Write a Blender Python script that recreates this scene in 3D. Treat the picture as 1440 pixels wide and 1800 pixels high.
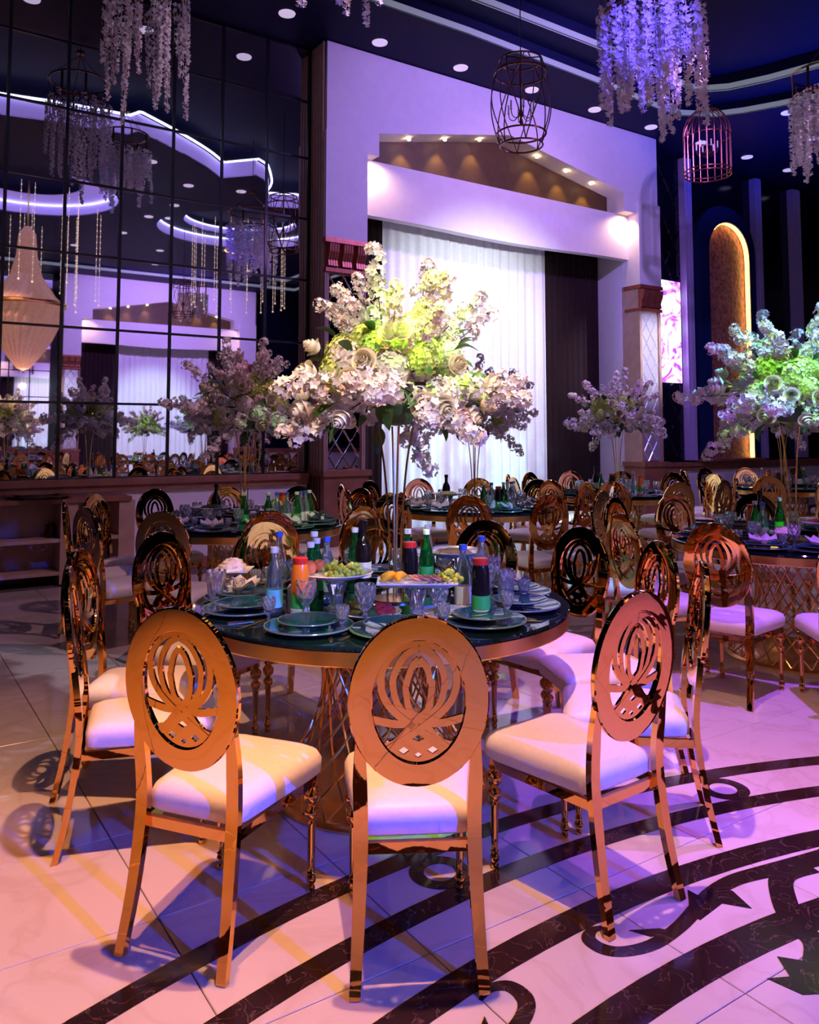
import bpy, bmesh, math, random
from mathutils import Vector, Matrix, Euler
PI = math.pi
rnd = random.Random(7)
SC = bpy.context.scene
COL = SC.collection
for _o in list(bpy.data.objects):
    bpy.data.objects.remove(_o)

# ------------------------------------------------------------------ camera
PITCH = math.radians(4.0); PHI = math.radians(56.4296)
fw = Vector((math.cos(PHI), math.sin(PHI), 0)); rt = Vector((math.sin(PHI), -math.cos(PHI), 0))
FWD = fw * math.cos(PITCH) + Vector((0, 0, 1)) * math.sin(PITCH); UPV = rt.cross(FWD)
cd = bpy.data.cameras.new('camera'); cam = bpy.data.objects.new('camera', cd); COL.objects.link(cam)
cd.sensor_fit = 'HORIZONTAL'; cd.sensor_width = 36; cd.lens = 36 * 1430 / 1440; cd.shift_y = -(900 - 665) / 1440
cd.clip_start = .05; cd.clip_end = 200
cam.matrix_world = Matrix(((rt.x, UPV.x, -FWD.x, 0), (rt.y, UPV.y, -FWD.y, 0), (rt.z, UPV.z, -FWD.z, 1.48), (0, 0, 0, 1)))
SC.camera = cam

# ------------------------------------------------------------------ world, exposure
W = bpy.data.worlds.new('world'); SC.world = W; W.use_nodes = True
W.node_tree.nodes['Background'].inputs[0].default_value = (.02, .015, .06, 1)
W.node_tree.nodes['Background'].inputs[1].default_value = .3
vs = SC.view_settings
vs.view_transform = 'Standard'; vs.look = 'None'; vs.gamma = 1; vs.use_curve_mapping = False; vs.exposure = 0.0

# ------------------------------------------------------------------ lamps (unseen spots and washes without fixtures, some added as fill)
def lamp(name, kind, loc, aim, power, color, size=.1, angle=60, blend=.4):
    l = bpy.data.lights.new(name, kind); l.energy = power; l.color = color
    if kind == 'AREA':
        l.shape = 'DISK'; l.size = size
    else:
        l.shadow_soft_size = size
    if kind == 'SPOT':
        l.spot_size = math.radians(angle); l.spot_blend = blend
    o = bpy.data.objects.new(name, l); COL.objects.link(o); o.location = loc
    if aim is not None:
        o.rotation_euler = (Vector(aim) - Vector(loc)).to_track_quat('-Z', 'Y').to_euler()
    return o
lamp('key_pink_lamp', 'SPOT', (1.45, 2.05, 6.2), (1.55, 1.85, 0), 1350, (1, .46, .25), .05, 66, .9)
lamp('warm_left_lamp', 'SPOT', (.95, 2.3, 6.2), (.05, 2.2, 0), 1150, (1, .33, .07), .05, 38, .9)
lamp('violet_right_lamp', 'SPOT', (4.3, 2.0, 6.2), (4.3, 1.8, 0), 1900, (.38, .10, 1), .05, 50, .8)
lamp('magenta_right_lamp', 'SPOT', (5.0, -.6, 5.8), (3.2, .9, 0), 380, (1, .12, .55), .05, 34, .8)
lamp('blue_fill_lamp', 'SPOT', (2.6, -4.6, 2.6), (1.6, 1.9, 0), 3300, (.002, .06, 1), .06, 30, .6)
lamp('green_bouquet_lamp', 'SPOT', (.2, .6, 5.0), (2.0, 2.9, 1.80), 4200, (.46, 1, .01), .05, 7.5, .8)
lamp('cool_bouquet_lamp', 'SPOT', (4.4, -.6, 5.4), (1.95, 3.05, 1.9), 1300, (.80, .74, .98), .05, 17, .6)
lamp('warm_bouquet_lamp', 'SPOT', (-1.2, -1.2, 4.4), (1.9, 3.1, 1.8), 900, (1, .82, .72), .05, 15, .6)
lamp('green_table_lamp', 'SPOT', (2.0, .6, 5.6), (5.3, 3.2, 1.7), 1500, (.34, 1, .12), .05, 11, .5)
lamp('cyan_bouquet_lamp', 'SPOT', (6.4, -.8, 5.6), (5.2, 3.1, 2.1), 4200, (.16, .50, 1), .05, 16, .5)
lamp('facade_violet_wash', 'SPOT', (7.6, 4.9, 5.8), (7.6, 8.8, 4.3), 640, (.43, .25, 1), .06, 118, .6)
lamp('facade_warm_wash', 'SPOT', (7.7, 5.2, 5.9), (7.7, 8.8, 4.4), 130, (1, .45, .55), .06, 64, .9)
lamp('far_table_wash', 'SPOT', (9.0, 3.6, 6.0), (7.0, 6.2, .6), 300, (.80, .45, .9), .05, 80, .7)
lamp('mirror_table_wash', 'SPOT', (3.6, 3.6, 6.0), (2.6, 6.3, .8), 330, (1, .50, .60), .05, 50, .7)
lamp('opposite_facade_wash', 'SPOT', (7.8, -4.0, 5.8), (7.8, -7.8, 4.3), 900, (.50, .28, 1), .06, 118, .6)
lamp('opposite_curtain_wash', 'SPOT', (7.6, -3.6, 6.0), (7.7, -8.2, 1.9), 1300, (.70, .88, 1), .05, 40, .7)
lamp('opposite_floor_wash', 'SPOT', (5.0, -2.5, 6.2), (6.0, -3.5, 0), 420, (.9, .40, .7), .05, 110, .7)
lamp('blue_ceiling_wash', 'SPOT', (11.7, 5.8, 3.6), (11.9, 6.3, 6.4), 800, (.005, .05, 1), .05, 115, .9)
lamp('table_fill_lamp', 'SPOT', (.4, -2.2, 3.9), (1.7, 2.75, .85), 520, (.86, .90, 1), .04, 14, .6)  # fill added on the camera side to brighten the tableware
lamp('table_green_lamp', 'SPOT', (-1.0, 1.4, 4.8), (1.34, 2.46, .74), 900, (.35, 1, .05), .04, 4.5, .6)
lamp('table_pink_lamp', 'SPOT', (3.4, -1.6, 4.4), (2.22, 2.32, .74), 420, (1, .12, .5), .04, 5, .6)
lamp('green_far_lamp', 'SPOT', (1.0, 3.2, 5.6), (2.75, 5.85, .9), 420, (.3, 1, .2), .04, 10, .6)
lamp('green_mirror_table_lamp', 'SPOT', (5.2, -1.8, 5.6), (6.4, -4.75, .9), 620, (.25, 1, .08), .04, 16, .6)
lamp('magenta_mirror_table_lamp', 'SPOT', (8.6, 1.6, 5.6), (7.7, -.35, .9), 700, (1, .08, .6), .04, 24, .6)
lamp('blue_flower_lamp', 'SPOT', (3.6, 2.0, 5.6), (5.5, 4.55, 4.9), 1700, (.09, .06, 1), .05, 16, .5)
lamp('lilac_flower_lamp', 'SPOT', (7.4, 2.0, 5.2), (5.9, 4.6, 4.7), 700, (.70, .34, 1), .05, 10, .5)
lamp('curtain_cool_lamp', 'SPOT', (7.4, 7.2, .5), (7.4, 9.6, 1.3), 170, (.40, .80, 1), .05, 110, .9)
lamp('curtain_white_lamp', 'SPOT', (7.3, 5.4, 3.9), (7.4, 9.6, 2.7), 800, (.86, .88, 1), .05, 66, .8)

# ------------------------------------------------------------------ materials
def mat(name, color, rough=.5, metal=0., spec=.5, var=0., scale=20., bump=0., trans=0., ior=1.45, emit=None, estr=0., sss=0., coat=0.):
    m = bpy.data.materials.new(name); m.use_nodes = True
    nt = m.node_tree; b = nt.nodes['Principled BSDF']
    b.inputs['Base Color'].default_value = (*color, 1); b.inputs['Roughness'].default_value = rough
    b.inputs['Metallic'].default_value = metal; b.inputs['Specular IOR Level'].default_value = spec
    b.inputs['Transmission Weight'].default_value = trans; b.inputs['IOR'].default_value = ior
    b.inputs['Coat Weight'].default_value = coat
    if emit:
        b.inputs['Emission Color'].default_value = (*emit, 1); b.inputs['Emission Strength'].default_value = estr
    if var or bump:
        tc = nt.nodes.new('ShaderNodeTexCoord'); n = nt.nodes.new('ShaderNodeTexNoise')
        n.inputs['Scale'].default_value = scale; n.inputs['Detail'].default_value = 5
        nt.links.new(tc.outputs['Object'], n.inputs['Vector'])
        if var:
            r = nt.nodes.new('ShaderNodeValToRGB')
            r.color_ramp.elements[0].position = .3; r.color_ramp.elements[1].position = .7
            r.color_ramp.elements[0].color = (*[max(0, c * (1 - var)) for c in color], 1)
            r.color_ramp.elements[1].color = (*[min(1, c * (1 + var)) for c in color], 1)
            nt.links.new(n.outputs['Fac'], r.inputs[0]); nt.links.new(r.outputs[0], b.inputs['Base Color'])
        if bump:
            bp = nt.nodes.new('ShaderNodeBump'); bp.inputs['Strength'].default_value = bump; bp.inputs['Distance'].default_value = .01
            nt.links.new(n.outputs['Fac'], bp.inputs['Height']); nt.links.new(bp.outputs[0], b.inputs['Normal'])
    return m

def marble(name, base, vein, rough, scale, width, coat=0., bumpy=0.):
    m = mat(name, base, rough, coat=coat); nt = m.node_tree; b = nt.nodes['Principled BSDF']
    g = nt.nodes.new('ShaderNodeNewGeometry'); n = nt.nodes.new('ShaderNodeTexNoise'); n2 = nt.nodes.new('ShaderNodeTexNoise')
    n.inputs['Scale'].default_value = scale; n.inputs['Detail'].default_value = 8; n.inputs['Distortion'].default_value = 1.2
    n2.inputs['Scale'].default_value = scale * .35; n2.inputs['Detail'].default_value = 3
    ma = nt.nodes.new('ShaderNodeMath'); ma.operation = 'SUBTRACT'; ma.inputs[1].default_value = .5
    mb = nt.nodes.new('ShaderNodeMath'); mb.operation = 'ABSOLUTE'
    r = nt.nodes.new('ShaderNodeValToRGB'); r.color_ramp.elements[0].color = (*vein, 1); r.color_ramp.elements[1].color = (*base, 1)
    r.color_ramp.elements[1].position = width
    mx = nt.nodes.new('ShaderNodeMixRGB'); mx.blend_type = 'MULTIPLY'; mx.inputs[0].default_value = .35
    nt.links.new(g.outputs['Position'], n.inputs['Vector']); nt.links.new(g.outputs['Position'], n2.inputs['Vector'])
    nt.links.new(n.outputs['Fac'], ma.inputs[0]); nt.links.new(ma.outputs[0], mb.inputs[0]); nt.links.new(mb.outputs[0], r.inputs[0])
    nt.links.new(r.outputs[0], mx.inputs[1]); nt.links.new(n2.outputs['Fac'], mx.inputs[2]); nt.links.new(mx.outputs[0], b.inputs['Base Color'])
    return m

M = dict(
    floor=marble('polished_cream_marble', (.72, .65, .59), (.66, .57, .50), .085, 2.2, .05),
    inlay=marble('dark_emperador_marble', (.026, .012, .011), (.12, .07, .06), .10, 9, .010),
    grout=mat('grout', (.12, .10, .09), .7, var=.2),
    gold=mat('rose_gold_metal', (.78, .42, .125), .022, 1., scale=4, bump=.035),
    gold2=mat('brass_metal', (.92, .60, .22), .25, 1., var=.05),
    copper=mat('copper_paint', (.42, .13, .08), .35, .5, var=.2, scale=30),
    cushion=mat('white_leatherette', (.86, .83, .80), .42, var=.03, bump=.05, scale=60),
    topglass=mat('dark_glass_top', (.003, .010, .016), .03, 0, .6, var=.1),
    plate=mat('teal_glass_plate', (.006, .05, .08), .06, 0, .8, var=.5, scale=9),
    rim=mat('pale_plate_rim', (.10, .16, .17), .2, var=.05),
    glass=mat('cut_crystal', (.96, .98, 1), .0, trans=.92, ior=1.45, spec=.9, coat=.5),
    white=mat('white_porcelain', (.82, .82, .80), .15, var=.02),
    linen=mat('grey_linen', (.55, .52, .52), .8, var=.1, bump=.2, scale=90),
    facade=mat('white_plaster', (.80, .78, .80), .6, var=.03, bump=.05, scale=8),
    niche=mat('bronze_plaster', (.085, .045, .012), .55, .0, var=.15, scale=12),
    sheer=mat('white_sheer_cloth', (.86, .88, .90), .8, var=.03),
    maroon=mat('maroon_velvet', (.014, .002, .003), .9, var=.3, scale=14),
    wood=mat('red_brown_wood', (.30, .13, .075), .35, var=.25, scale=5),
    beigewood=mat('beige_fluted_wood', (.52, .36, .26), .5, var=.12, scale=6),
    navy=mat('navy_paint', (.005, .007, .035), .55, spec=.15, var=.1),
    navywall=mat('dark_navy_panel', (.004, .005, .016), .12, var=.2),
    niche_blue=mat('royal_blue_paint', (.008, .02, .11), .45, var=.1),
    plum=mat('crushed_plum_plaster', (.30, .10, .12), .35, var=.6, scale=14, bump=.8),
    mirror=mat('smoked_mirror', (.80, .79, .84), .015, 1.),
    lit_tile=mat('lit_mirror_tile', (.86, .86, .90), .22, .55),  # paler, rougher copy of the mirror, so these tiles look lit
    black=mat('black_bar', (.004, .004, .006), .3, var=.2),
    lilac=mat('led_wash_fascia', (.50, .42, .80), .5, emit=(.36, .24, .85), estr=.5),  # emission stands in for the LED wash on the fascia
    pilaster=mat('lilac_pilaster', (.52, .44, .78), .5, var=.05),
    strip=mat('led_strip', (.9, .9, 1), .5, emit=(.62, .66, 1), estr=4.),
    strip_dim=mat('led_cove_dim', (.25, .26, .30), .5, emit=(.66, .74, .92), estr=.20),
    downlight=mat('downlight_lens', (.9, .85, .9), .5, emit=(.80, .66, .95), estr=.6),
    warmbulb=mat('warm_bulb', (1, .8, .5), .5, emit=(1, .72, .34), estr=30.),
    warmstrip=mat('warm_led', (1, .7, .3), .5, emit=(1, .50, .10), estr=6.),
    crystal=mat('lit_crystal', (.6, .42, .36), .15, emit=(1, .42, .25), estr=.22, var=.1),
    beads=mat('lit_bead', (.9, .8, .7), .2, emit=(1, .70, .5), estr=.9),
    petal=mat('white_petal', (.84, .80, .80), .6, var=.06, scale=30),
    petal2=mat('blush_petal', (.80, .66, .68), .6, var=.08, scale=30),
    rose=mat('cream_rose_petal', (.80, .76, .60), .55, var=.06, scale=30),
    pinkrose=mat('peach_rose_petal', (.80, .56, .46), .55, var=.06),
    bluerose=mat('dusty_blue_petal', (.16, .30, .38), .6, var=.1),
    lime=mat('lime_hydrangea_petal', (.58, .72, .20), .6, var=.15, scale=30),
    leaf=mat('green_leaf', (.045, .13, .035), .4, var=.3, scale=12),
    stem=mat('brown_stem', (.10, .06, .035), .7, var=.2),
    greenglass=mat('green_bottle_glass', (.02, .35, .06), .02, trans=.9, ior=1.5),
    clearglass=mat('clear_bottle_glass', (.80, .92, .98), .02, trans=.95, ior=1.4),
    darkbottle=mat('dark_bottle', (.012, .008, .010), .06, var=.2),
    orange=mat('orange_juice', (.85, .22, .02), .15, var=.05),
    red=mat('red_cap', (.70, .03, .02), .3, var=.05),
    bluecap=mat('blue_cap', (.05, .12, .55), .3, var=.05),
    greenlabel=mat('green_label', (.05, .48, .08), .5, var=.05),
    whitelabel=mat('white_label', (.75, .74, .70), .5, var=.05),
    teal=mat('teal_label', (.20, .62, .55), .5, var=.05),
    grape=mat('green_grape', (.50, .56, .05), .2, spec=.6, var=.15, scale=15),
    yellow=mat('yellow_fruit', (.85, .48, .03), .4, var=.15),
    peach=mat('red_peach', (.62, .14, .05), .4, var=.4, scale=10),
    meat=mat('cold_cut_meat', (.62, .24, .16), .4, var=.35, scale=20),
    beet=mat('dark_red_salad', (.38, .03, .05), .4, var=.4, scale=40),
    herb=mat('dark_green_herbs', (.03, .07, .015), .6, var=.4, scale=40),
    salad=mat('creamy_salad', (.78, .68, .46), .6, var=.2, scale=50, bump=.6),
    bread=mat('bread_crust', (.62, .34, .14), .7, var=.2),
    crate=mat('dark_wicker', (.03, .012, .010), .5, var=.3),
    hoop=mat('antique_copper_wire', (.17, .045, .04), .3, .8, var=.2),
    fitting=mat('dark_gilt', (.30, .13, .06), .2, .9, var=.2),
)

def glare():  # emission imitates bright light caught by the dark mirror panel
    m = mat('glare_panel', (.2, .1, .3), .4); nt = m.node_tree; b = nt.nodes['Principled BSDF']
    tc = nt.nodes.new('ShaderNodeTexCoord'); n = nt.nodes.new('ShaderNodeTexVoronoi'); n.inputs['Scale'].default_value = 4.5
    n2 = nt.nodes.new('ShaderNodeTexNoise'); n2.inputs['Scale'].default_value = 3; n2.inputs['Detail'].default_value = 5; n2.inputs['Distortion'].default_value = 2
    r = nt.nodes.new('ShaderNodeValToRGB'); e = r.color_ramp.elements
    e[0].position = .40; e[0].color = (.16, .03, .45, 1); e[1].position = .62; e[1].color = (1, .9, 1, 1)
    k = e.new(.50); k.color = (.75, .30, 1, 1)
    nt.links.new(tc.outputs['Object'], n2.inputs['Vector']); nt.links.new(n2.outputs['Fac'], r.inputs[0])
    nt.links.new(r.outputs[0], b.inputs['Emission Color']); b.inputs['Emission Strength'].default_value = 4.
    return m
M['glare'] = glare()

# ------------------------------------------------------------------ geometry helpers
class G:
    def __init__(s): s.v = []; s.f = []
    def add(s, v, f, m=None):
        o = len(s.v)
        s.v += [m @ Vector(p) for p in v] if m is not None else [Vector(p) for p in v]
        s.f += [tuple(i + o for i in q) for q in f]; return s
    def box(s, c, d, m=None):
        x, y, z = c; a, b, h = d[0] / 2, d[1] / 2, d[2] / 2
        v = [(x + i * a, y + j * b, z + k * h) for k in (-1, 1) for j in (-1, 1) for i in (-1, 1)]
        return s.add(v, [(0, 2, 3, 1), (4, 5, 7, 6), (0, 1, 5, 4), (2, 6, 7, 3), (0, 4, 6, 2), (1, 3, 7, 5)], m)
    def lathe(s, prof, n=16, m=None, cut=0.):
        v = []; f = []
        for r, z in prof:
            for k in range(n):
                a = 2 * PI * k / n; q = r * (1 - cut * ((k + len(v) // n) % 2)); v.append((q * math.cos(a), q * math.sin(a), z))
        for i in range(len(prof) - 1):
            for k in range(n):
                f.append((i * n + k, i * n + (k + 1) % n, (i + 1) * n + (k + 1) % n, (i + 1) * n + k))
        if prof[0][0] > 1e-5: f.append(tuple(range(n - 1, -1, -1)))
        if prof[-1][0] > 1e-5: f.append(tuple((len(prof) - 1) * n + k for k in range(n)))
        return s.add(v, f, m)
    def tube(s, pts, r, n=6, m=None, closed=False):
        pts = [Vector(p) for p in pts]; N = len(pts); v = []; f = []; prev = None
        for i, p in enumerate(pts):
            if closed: t = pts[(i + 1) % N] - pts[i - 1]
            else: t = pts[min(i + 1, N - 1)] - pts[max(i - 1, 0)]
            t.normalize()
            u = prev - t * prev.dot(t) if prev is not None else t.orthogonal()
            if u.length < 1e-6: u = t.orthogonal()
            u.normalize(); prev = u; w = t.cross(u); q = r[i] if isinstance(r, (list, tuple)) else r
            for k in range(n):
                a = 2 * PI * k / n; v.append(p + u * (q * math.cos(a)) + w * (q * math.sin(a)))
        for i in range(N if closed else N - 1):
            for k in range(n):
                j = (i + 1) % N; f.append((i * n + k, i * n + (k + 1) % n, j * n + (k + 1) % n, j * n + k))
        if not closed: f += [tuple(range(n - 1, -1, -1)), tuple((N - 1) * n + k for k in range(n))]
        return s.add(v, f, m)
    def bar(s, pts, side, w, t, m=None):       # flat bar swept along pts; side = width direction
        pts = [Vector(p) for p in pts]; side = Vector(side).normalized(); v = []; f = []; N = len(pts)
        for i, p in enumerate(pts):
            d = (pts[min(i + 1, N - 1)] - pts[max(i - 1, 0)]).normalized(); nn = d.cross(side).normalized()
            ww = w[i] if isinstance(w, (list, tuple)) else w
            for a, b in ((-1, -1), (1, -1), (1, 1), (-1, 1)): v.append(p + side * (a * ww / 2) + nn * (b * t / 2))
        for i in range(N - 1):
            for k in range(4): f.append((i * 4 + k, i * 4 + (k + 1) % 4, i * 4 + 4 + (k + 1) % 4, i * 4 + 4 + k))
        f += [(3, 2, 1, 0), tuple((N - 1) * 4 + k for k in range(4))]
        return s.add(v, f, m)
    def ribbon(s, pts, w, t, m=None, z=0):       # flat ribbon in xy, thickness t in z
        v = []; f = []; N = len(pts); P = [Vector((p[0], p[1], 0)) for p in pts]
        for i, p in enumerate(P):
            d = (P[min(i + 1, N - 1)] - P[max(i - 1, 0)]).normalized(); nn = Vector((-d.y, d.x, 0)); ww = w[i] if isinstance(w, (list, tuple)) else w
            for a, b in ((-1, 0), (1, 0), (1, 1), (-1, 1)): q = p + nn * (a * ww / 2); v.append((q.x, q.y, z + (b - .5) * t))
        for i in range(N - 1):
            for k in range(4): f.append((i * 4 + k, i * 4 + 4 + k, i * 4 + 4 + (k + 1) % 4, i * 4 + (k + 1) % 4))
        f += [(0, 1, 2, 3), tuple((N - 1) * 4 + k for k in (3, 2, 1, 0))]
        return s.add(v, f, m)
    def prism(s, poly, z0, z1, m=None):
        n = len(poly); v = [(p[0], p[1], z0) for p in poly] + [(p[0], p[1], z1) for p in poly]
        f = [tuple(range(n - 1, -1, -1)), tuple(range(n, 2 * n))] + [(k, (k + 1) % n, n + (k + 1) % n, n + k) for k in range(n)]
        return s.add(v, f, m)
    def mesh(s, name, mt=None, smooth=30):
        me = bpy.data.meshes.new(name); me.from_pydata([tuple(p) for p in s.v], [], s.f)
        if smooth: 
            me.shade_smooth(); me.set_sharp_from_angle(angle=math.radians(smooth))
        if mt: me.materials.append(mt)
        return me

def flat2d(polys, t, name, mt, m=None):          # outer outlines and holes, filled and extruded
    c = bpy.data.curves.new('tmp', 'CURVE'); c.dimensions = '2D'; c.fill_mode = 'BOTH'; c.extrude = t / 2
    for poly in polys:
        sp = c.splines.new('POLY'); sp.points.add(len(poly) - 1)
        for q, p in zip(sp.points, poly): q.co = (p[0], p[1], 0, 1)
        sp.use_cyclic_u = True
    ob = bpy.data.objects.new('tmp', c); me = bpy.data.meshes.new_from_object(ob)
    bpy.data.objects.remove(ob); bpy.data.curves.remove(c)
    me.name = name; me.materials.clear(); me.materials.append(mt)
    if m is not None: me.transform(m)
    return me

def link(name, data, parent=None, loc=None, rot=None, kind=None, label=None):
    o = bpy.data.objects.new(name, data); COL.objects.link(o)
    if parent: o.parent = parent
    if loc is not None: o.location = loc
    if rot is not None: o.rotation_euler = rot
    if kind: o['kind'] = kind
    if label: o['label'] = label
    return o
def tag(o, label, cat, group=None):
    o['label'] = label; o['category'] = cat
    if group: o['group'] = group
    return o
def thing(name, label, cat, loc=(0, 0, 0), rz=0., group=None, data=None):
    return tag(link(name, data, None, loc, (0, 0, rz)), label, cat, group)
def part(name, g, mt, parent, smooth=30, **k):
    return link(name, g.mesh(name, mt, smooth), parent, **k)
def struct(name, g, mt, parent=None, smooth=30):
    o = link(name, g.mesh(name, mt, smooth), parent)
    if not parent: o['kind'] = 'structure'
    return o
KIDS = {}
def kids(o):
    return list(o.children)
def dup(o, loc, rz, label=None, group=None, cat=None):
    r = o.copy(); COL.objects.link(r); r.location = loc; r.rotation_euler = (0, 0, rz)
    if label: r['label'] = label
    if group: r['group'] = group
    elif 'group' in r: del r['group']
    if cat: r['category'] = cat
    for ch in PROTO[o]:
        c = ch[0].copy(); COL.objects.link(c); c.parent = r
        for g in ch[1]:
            d = g.copy(); COL.objects.link(d); d.parent = c
    return r
PROTO = {}
def proto(o):
    PROTO[o] = [(c, list(c.children)) for c in o.children]; return o
class Once:                                       # first placement uses the prototype itself, later ones copies
    def __init__(s, o): s.o = proto(o); s.used = False
    def put(s, loc, rz, label, group=None, cat=None):
        if not s.used:
            s.used = True; o = s.o; o.location = loc; o.rotation_euler = (0, 0, rz); o['label'] = label
            if group: o['group'] = group
            if cat: o['category'] = cat
            return o
        return dup(s.o, loc, rz, label, group, cat)
def merged(name, root):                           # one mesh from a thing with parts (for small far copies)
    bm = bmesh.new(); mats = []
    def rec(o, mw):
        if o.type == 'MESH':
            mt = o.data.materials[0]
            if mt not in mats: mats.append(mt)
            k = mats.index(mt); n0 = len(bm.faces); nv = len(bm.verts)
            bm.from_mesh(o.data); bm.faces.ensure_lookup_table(); bm.verts.ensure_lookup_table()
            for fc in bm.faces[n0:]: fc.material_index = k
            for vt in bm.verts[nv:]: vt.co = mw @ vt.co
        for c in o.children: rec(c, mw @ c.matrix_basis)
    rec(root, Matrix())
    me = bpy.data.meshes.new(name); bm.to_mesh(me); bm.free()
    for mt in mats: me.materials.append(mt)
    return me
def ell(a, b, cx=0, cy=0, n=48): return [(cx + a * math.cos(2 * PI * k / n), cy + b * math.sin(2 * PI * k / n)) for k in range(n)]
def catmull(pts, n=6):
    P = [Vector(p) for p in pts]; out = []
    for i in range(len(P) - 1):
        p0, p1, p2, p3 = P[max(i - 1, 0)], P[i], P[i + 1], P[min(i + 2, len(P) - 1)]
        for k in range(n):
            t = k / n
            out.append(.5 * ((2 * p1) + (p2 - p0) * t + (2 * p0 - 5 * p1 + 4 * p2 - p3) * t * t + (3 * p1 - p0 - 3 * p2 + p3) * t ** 3))
    out.append(P[-1]); return out
def RX(a): return Matrix.Rotation(a, 4, 'X')
def RY(a): return Matrix.Rotation(a, 4, 'Y')
def RZ(a): return Matrix.Rotation(a, 4, 'Z')
def T(x, y=0, z=0): return Matrix.Translation((x, y, z))

# ================================================================== SETTING
X0, X1, Y0, Y1, ZC = -3.2, 19.0, -8.25, 9.1, 6.4
# floor: slab, marble tiles (recessed joints), dark inlays
g = G(); g.box(((X0 + X1) / 2, (Y0 + Y1) / 2, -.055), (X1 - X0, Y1 - Y0, .1)); floor = struct('floor', g, M['grout'])
tg = G(); q = .2985; bv = .002
tg.add([(-q, -q, -.005), (q, -q, -.005), (q, q, -.005), (-q, q, -.005), (-q, -q, -bv), (q, -q, -bv), (q, q, -bv), (-q, q, -bv),
        (-q + bv, -q + bv, 0), (q - bv, -q + bv, 0), (q - bv, q - bv, 0), (-q + bv, q - bv, 0)],
       [(0, 1, 5, 4), (1, 2, 6, 5), (2, 3, 7, 6), (3, 0, 4, 7), (4, 5, 9, 8), (5, 6, 10, 9), (6, 7, 11, 10), (7, 4, 8, 11), (8, 9, 10, 11)])
tile_me = tg.mesh('floor_tile', M['floor'], None)
cells = []
x = .2 - .6 * 5 + .3
while x < X1 - .3:
    y = 2.6 - .6 * 18 + .3
    while y < Y1 - .3:
        d = (x * fw.x + y * fw.y); l = abs(x * rt.x + y * rt.y)
        vis = d > 1.8 and l < .56 * d + .5
        cells.append((0 if vis else 1, math.hypot(x, y), x, y)); y += .6
    x += .6
cells.sort()
for c in cells[:300]: link('floor_tile', tile_me, floor, (c[2], c[3], 0))
rest = G()
for c in cells[300:]: rest.add(tg.v, tg.f, T(c[2], c[3], 0))
part('floor_tile_field', rest, M['floor'], floor, None, kind='stuff')
# medallion
CX, CY = 1.95, -2.2
def pol(r, a): return (CX + r * math.cos(math.radians(a)), CY + r * math.sin(math.radians(a)))
def ringpoly(r, n=180): return [pol(r, 360 * k / n) for k in range(n)]
IZ = .0006; IT = .0016
for r, w in ((4.68, .085), (4.405, .085), (4.085, .10), (3.735, .12)):
    link('marble_band', flat2d([ringpoly(r + w / 2), ringpoly(r - w / 2)], IT, 'marble_band', M['inlay']), floor, (0, 0, IZ))
ro = flat2d([ell(.105, .105, n=32), ell(.055, .055, n=32)], IT, 'marble_ring', M['inlay'])
for k in range(20):
    p = pol(4.543, 93.5 - 17.46 * k)
    link('marble_ring', ro, floor, (p[0], p[1], IZ + .0003))
def loc2(p): v = Vector((p[0] - CX, p[1] - CY, 0)); return (v.length, math.degrees(math.atan2(v.y, v.x)) - 94.2)
scr = [(1.919, 1.805), (1.864, 1.818), (1.822, 1.79), (1.825, 1.735), (1.869, 1.695), (1.962, 1.672), (2.094, 1.685), (2.227, 1.719), (2.34, 1.746), (2.468, 1.751), (2.611, 1.723), (2.76, 1.69), (2.92, 1.66)]
scw = [.01, .03, .045, .05, .045, .045, .045, .05, .055, .06, .07, .08, .085]
lp = [(2.755, 1.65), (2.62, 1.675), (2.50, 1.60), (2.40, 1.50), (2.36, 1.41), (2.25, 1.36)]
lw = [.06, .075, .08, .08, .08, .05]
leaf1 = [(2.20, 1.73), (2.284, 1.801), (2.285, 1.76), (2.38, 1.755), (2.40, 1.715), (2.363, 1.621), (2.31, 1.69), (2.177, 1.672), (2.175, 1.70)]
leaf2 = [(1.985, 1.70), (1.955, 1.757), (2.04, 1.712), (2.06, 1.68)]
leaf3 = [(2.27, 1.37), (2.21, 1.44), (2.16, 1.37), (2.10, 1.40), (2.12, 1.31), (2.19, 1.27), (2.28, 1.31)]
sc2 = catmull([(*p, 0) for p in scr], 5); lp2 = catmull([(*p, 0) for p in lp], 5)
def interp(ws, n): return [ws[min(int(i / n * (len(ws) - 1)), len(ws) - 2)] + (ws[min(int(i / n * (len(ws) - 1)), len(ws) - 2) + 1] - ws[min(int(i / n * (len(ws) - 1)), len(ws) - 2)]) * (i / n * (len(ws) - 1) % 1) for i in range(n)] + [ws[-1]]
for mirror in (0, 1):
    g = G(); LV = []
    def tr(p):
        r, a = loc2(p); a = math.radians(94.2 + (a if not mirror else -a)); return (r * math.cos(a), r * math.sin(a))
    a1 = [tr(p) for p in sc2]; a2 = [tr(p) for p in lp2]
    w1 = interp(scw, len(a1) - 1); w2 = interp(lw, len(a2) - 1)
    g.ribbon(a1, w1, IT); g.ribbon(a2, w2, IT, None, .0003)
    for i, lf in enumerate((leaf1, leaf2, leaf3)):
        pl = [tr(p) for p in lf]
        LV.append(pl)
    lm = [flat2d([pl], IT + .0003 * (i + 1), 'marble_leaf', M['inlay']) for i, pl in enumerate(LV)]
    me = g.mesh('marble_scroll', M['inlay'], None)
    for k in range(10):
        so = link('marble_scroll', me, floor, (CX, CY, IZ + .0004), (0, 0, math.radians(-36 * k)))
        if k in (0, 1, 9):
            for q in lm: link('marble_leaf', q, so)

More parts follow.
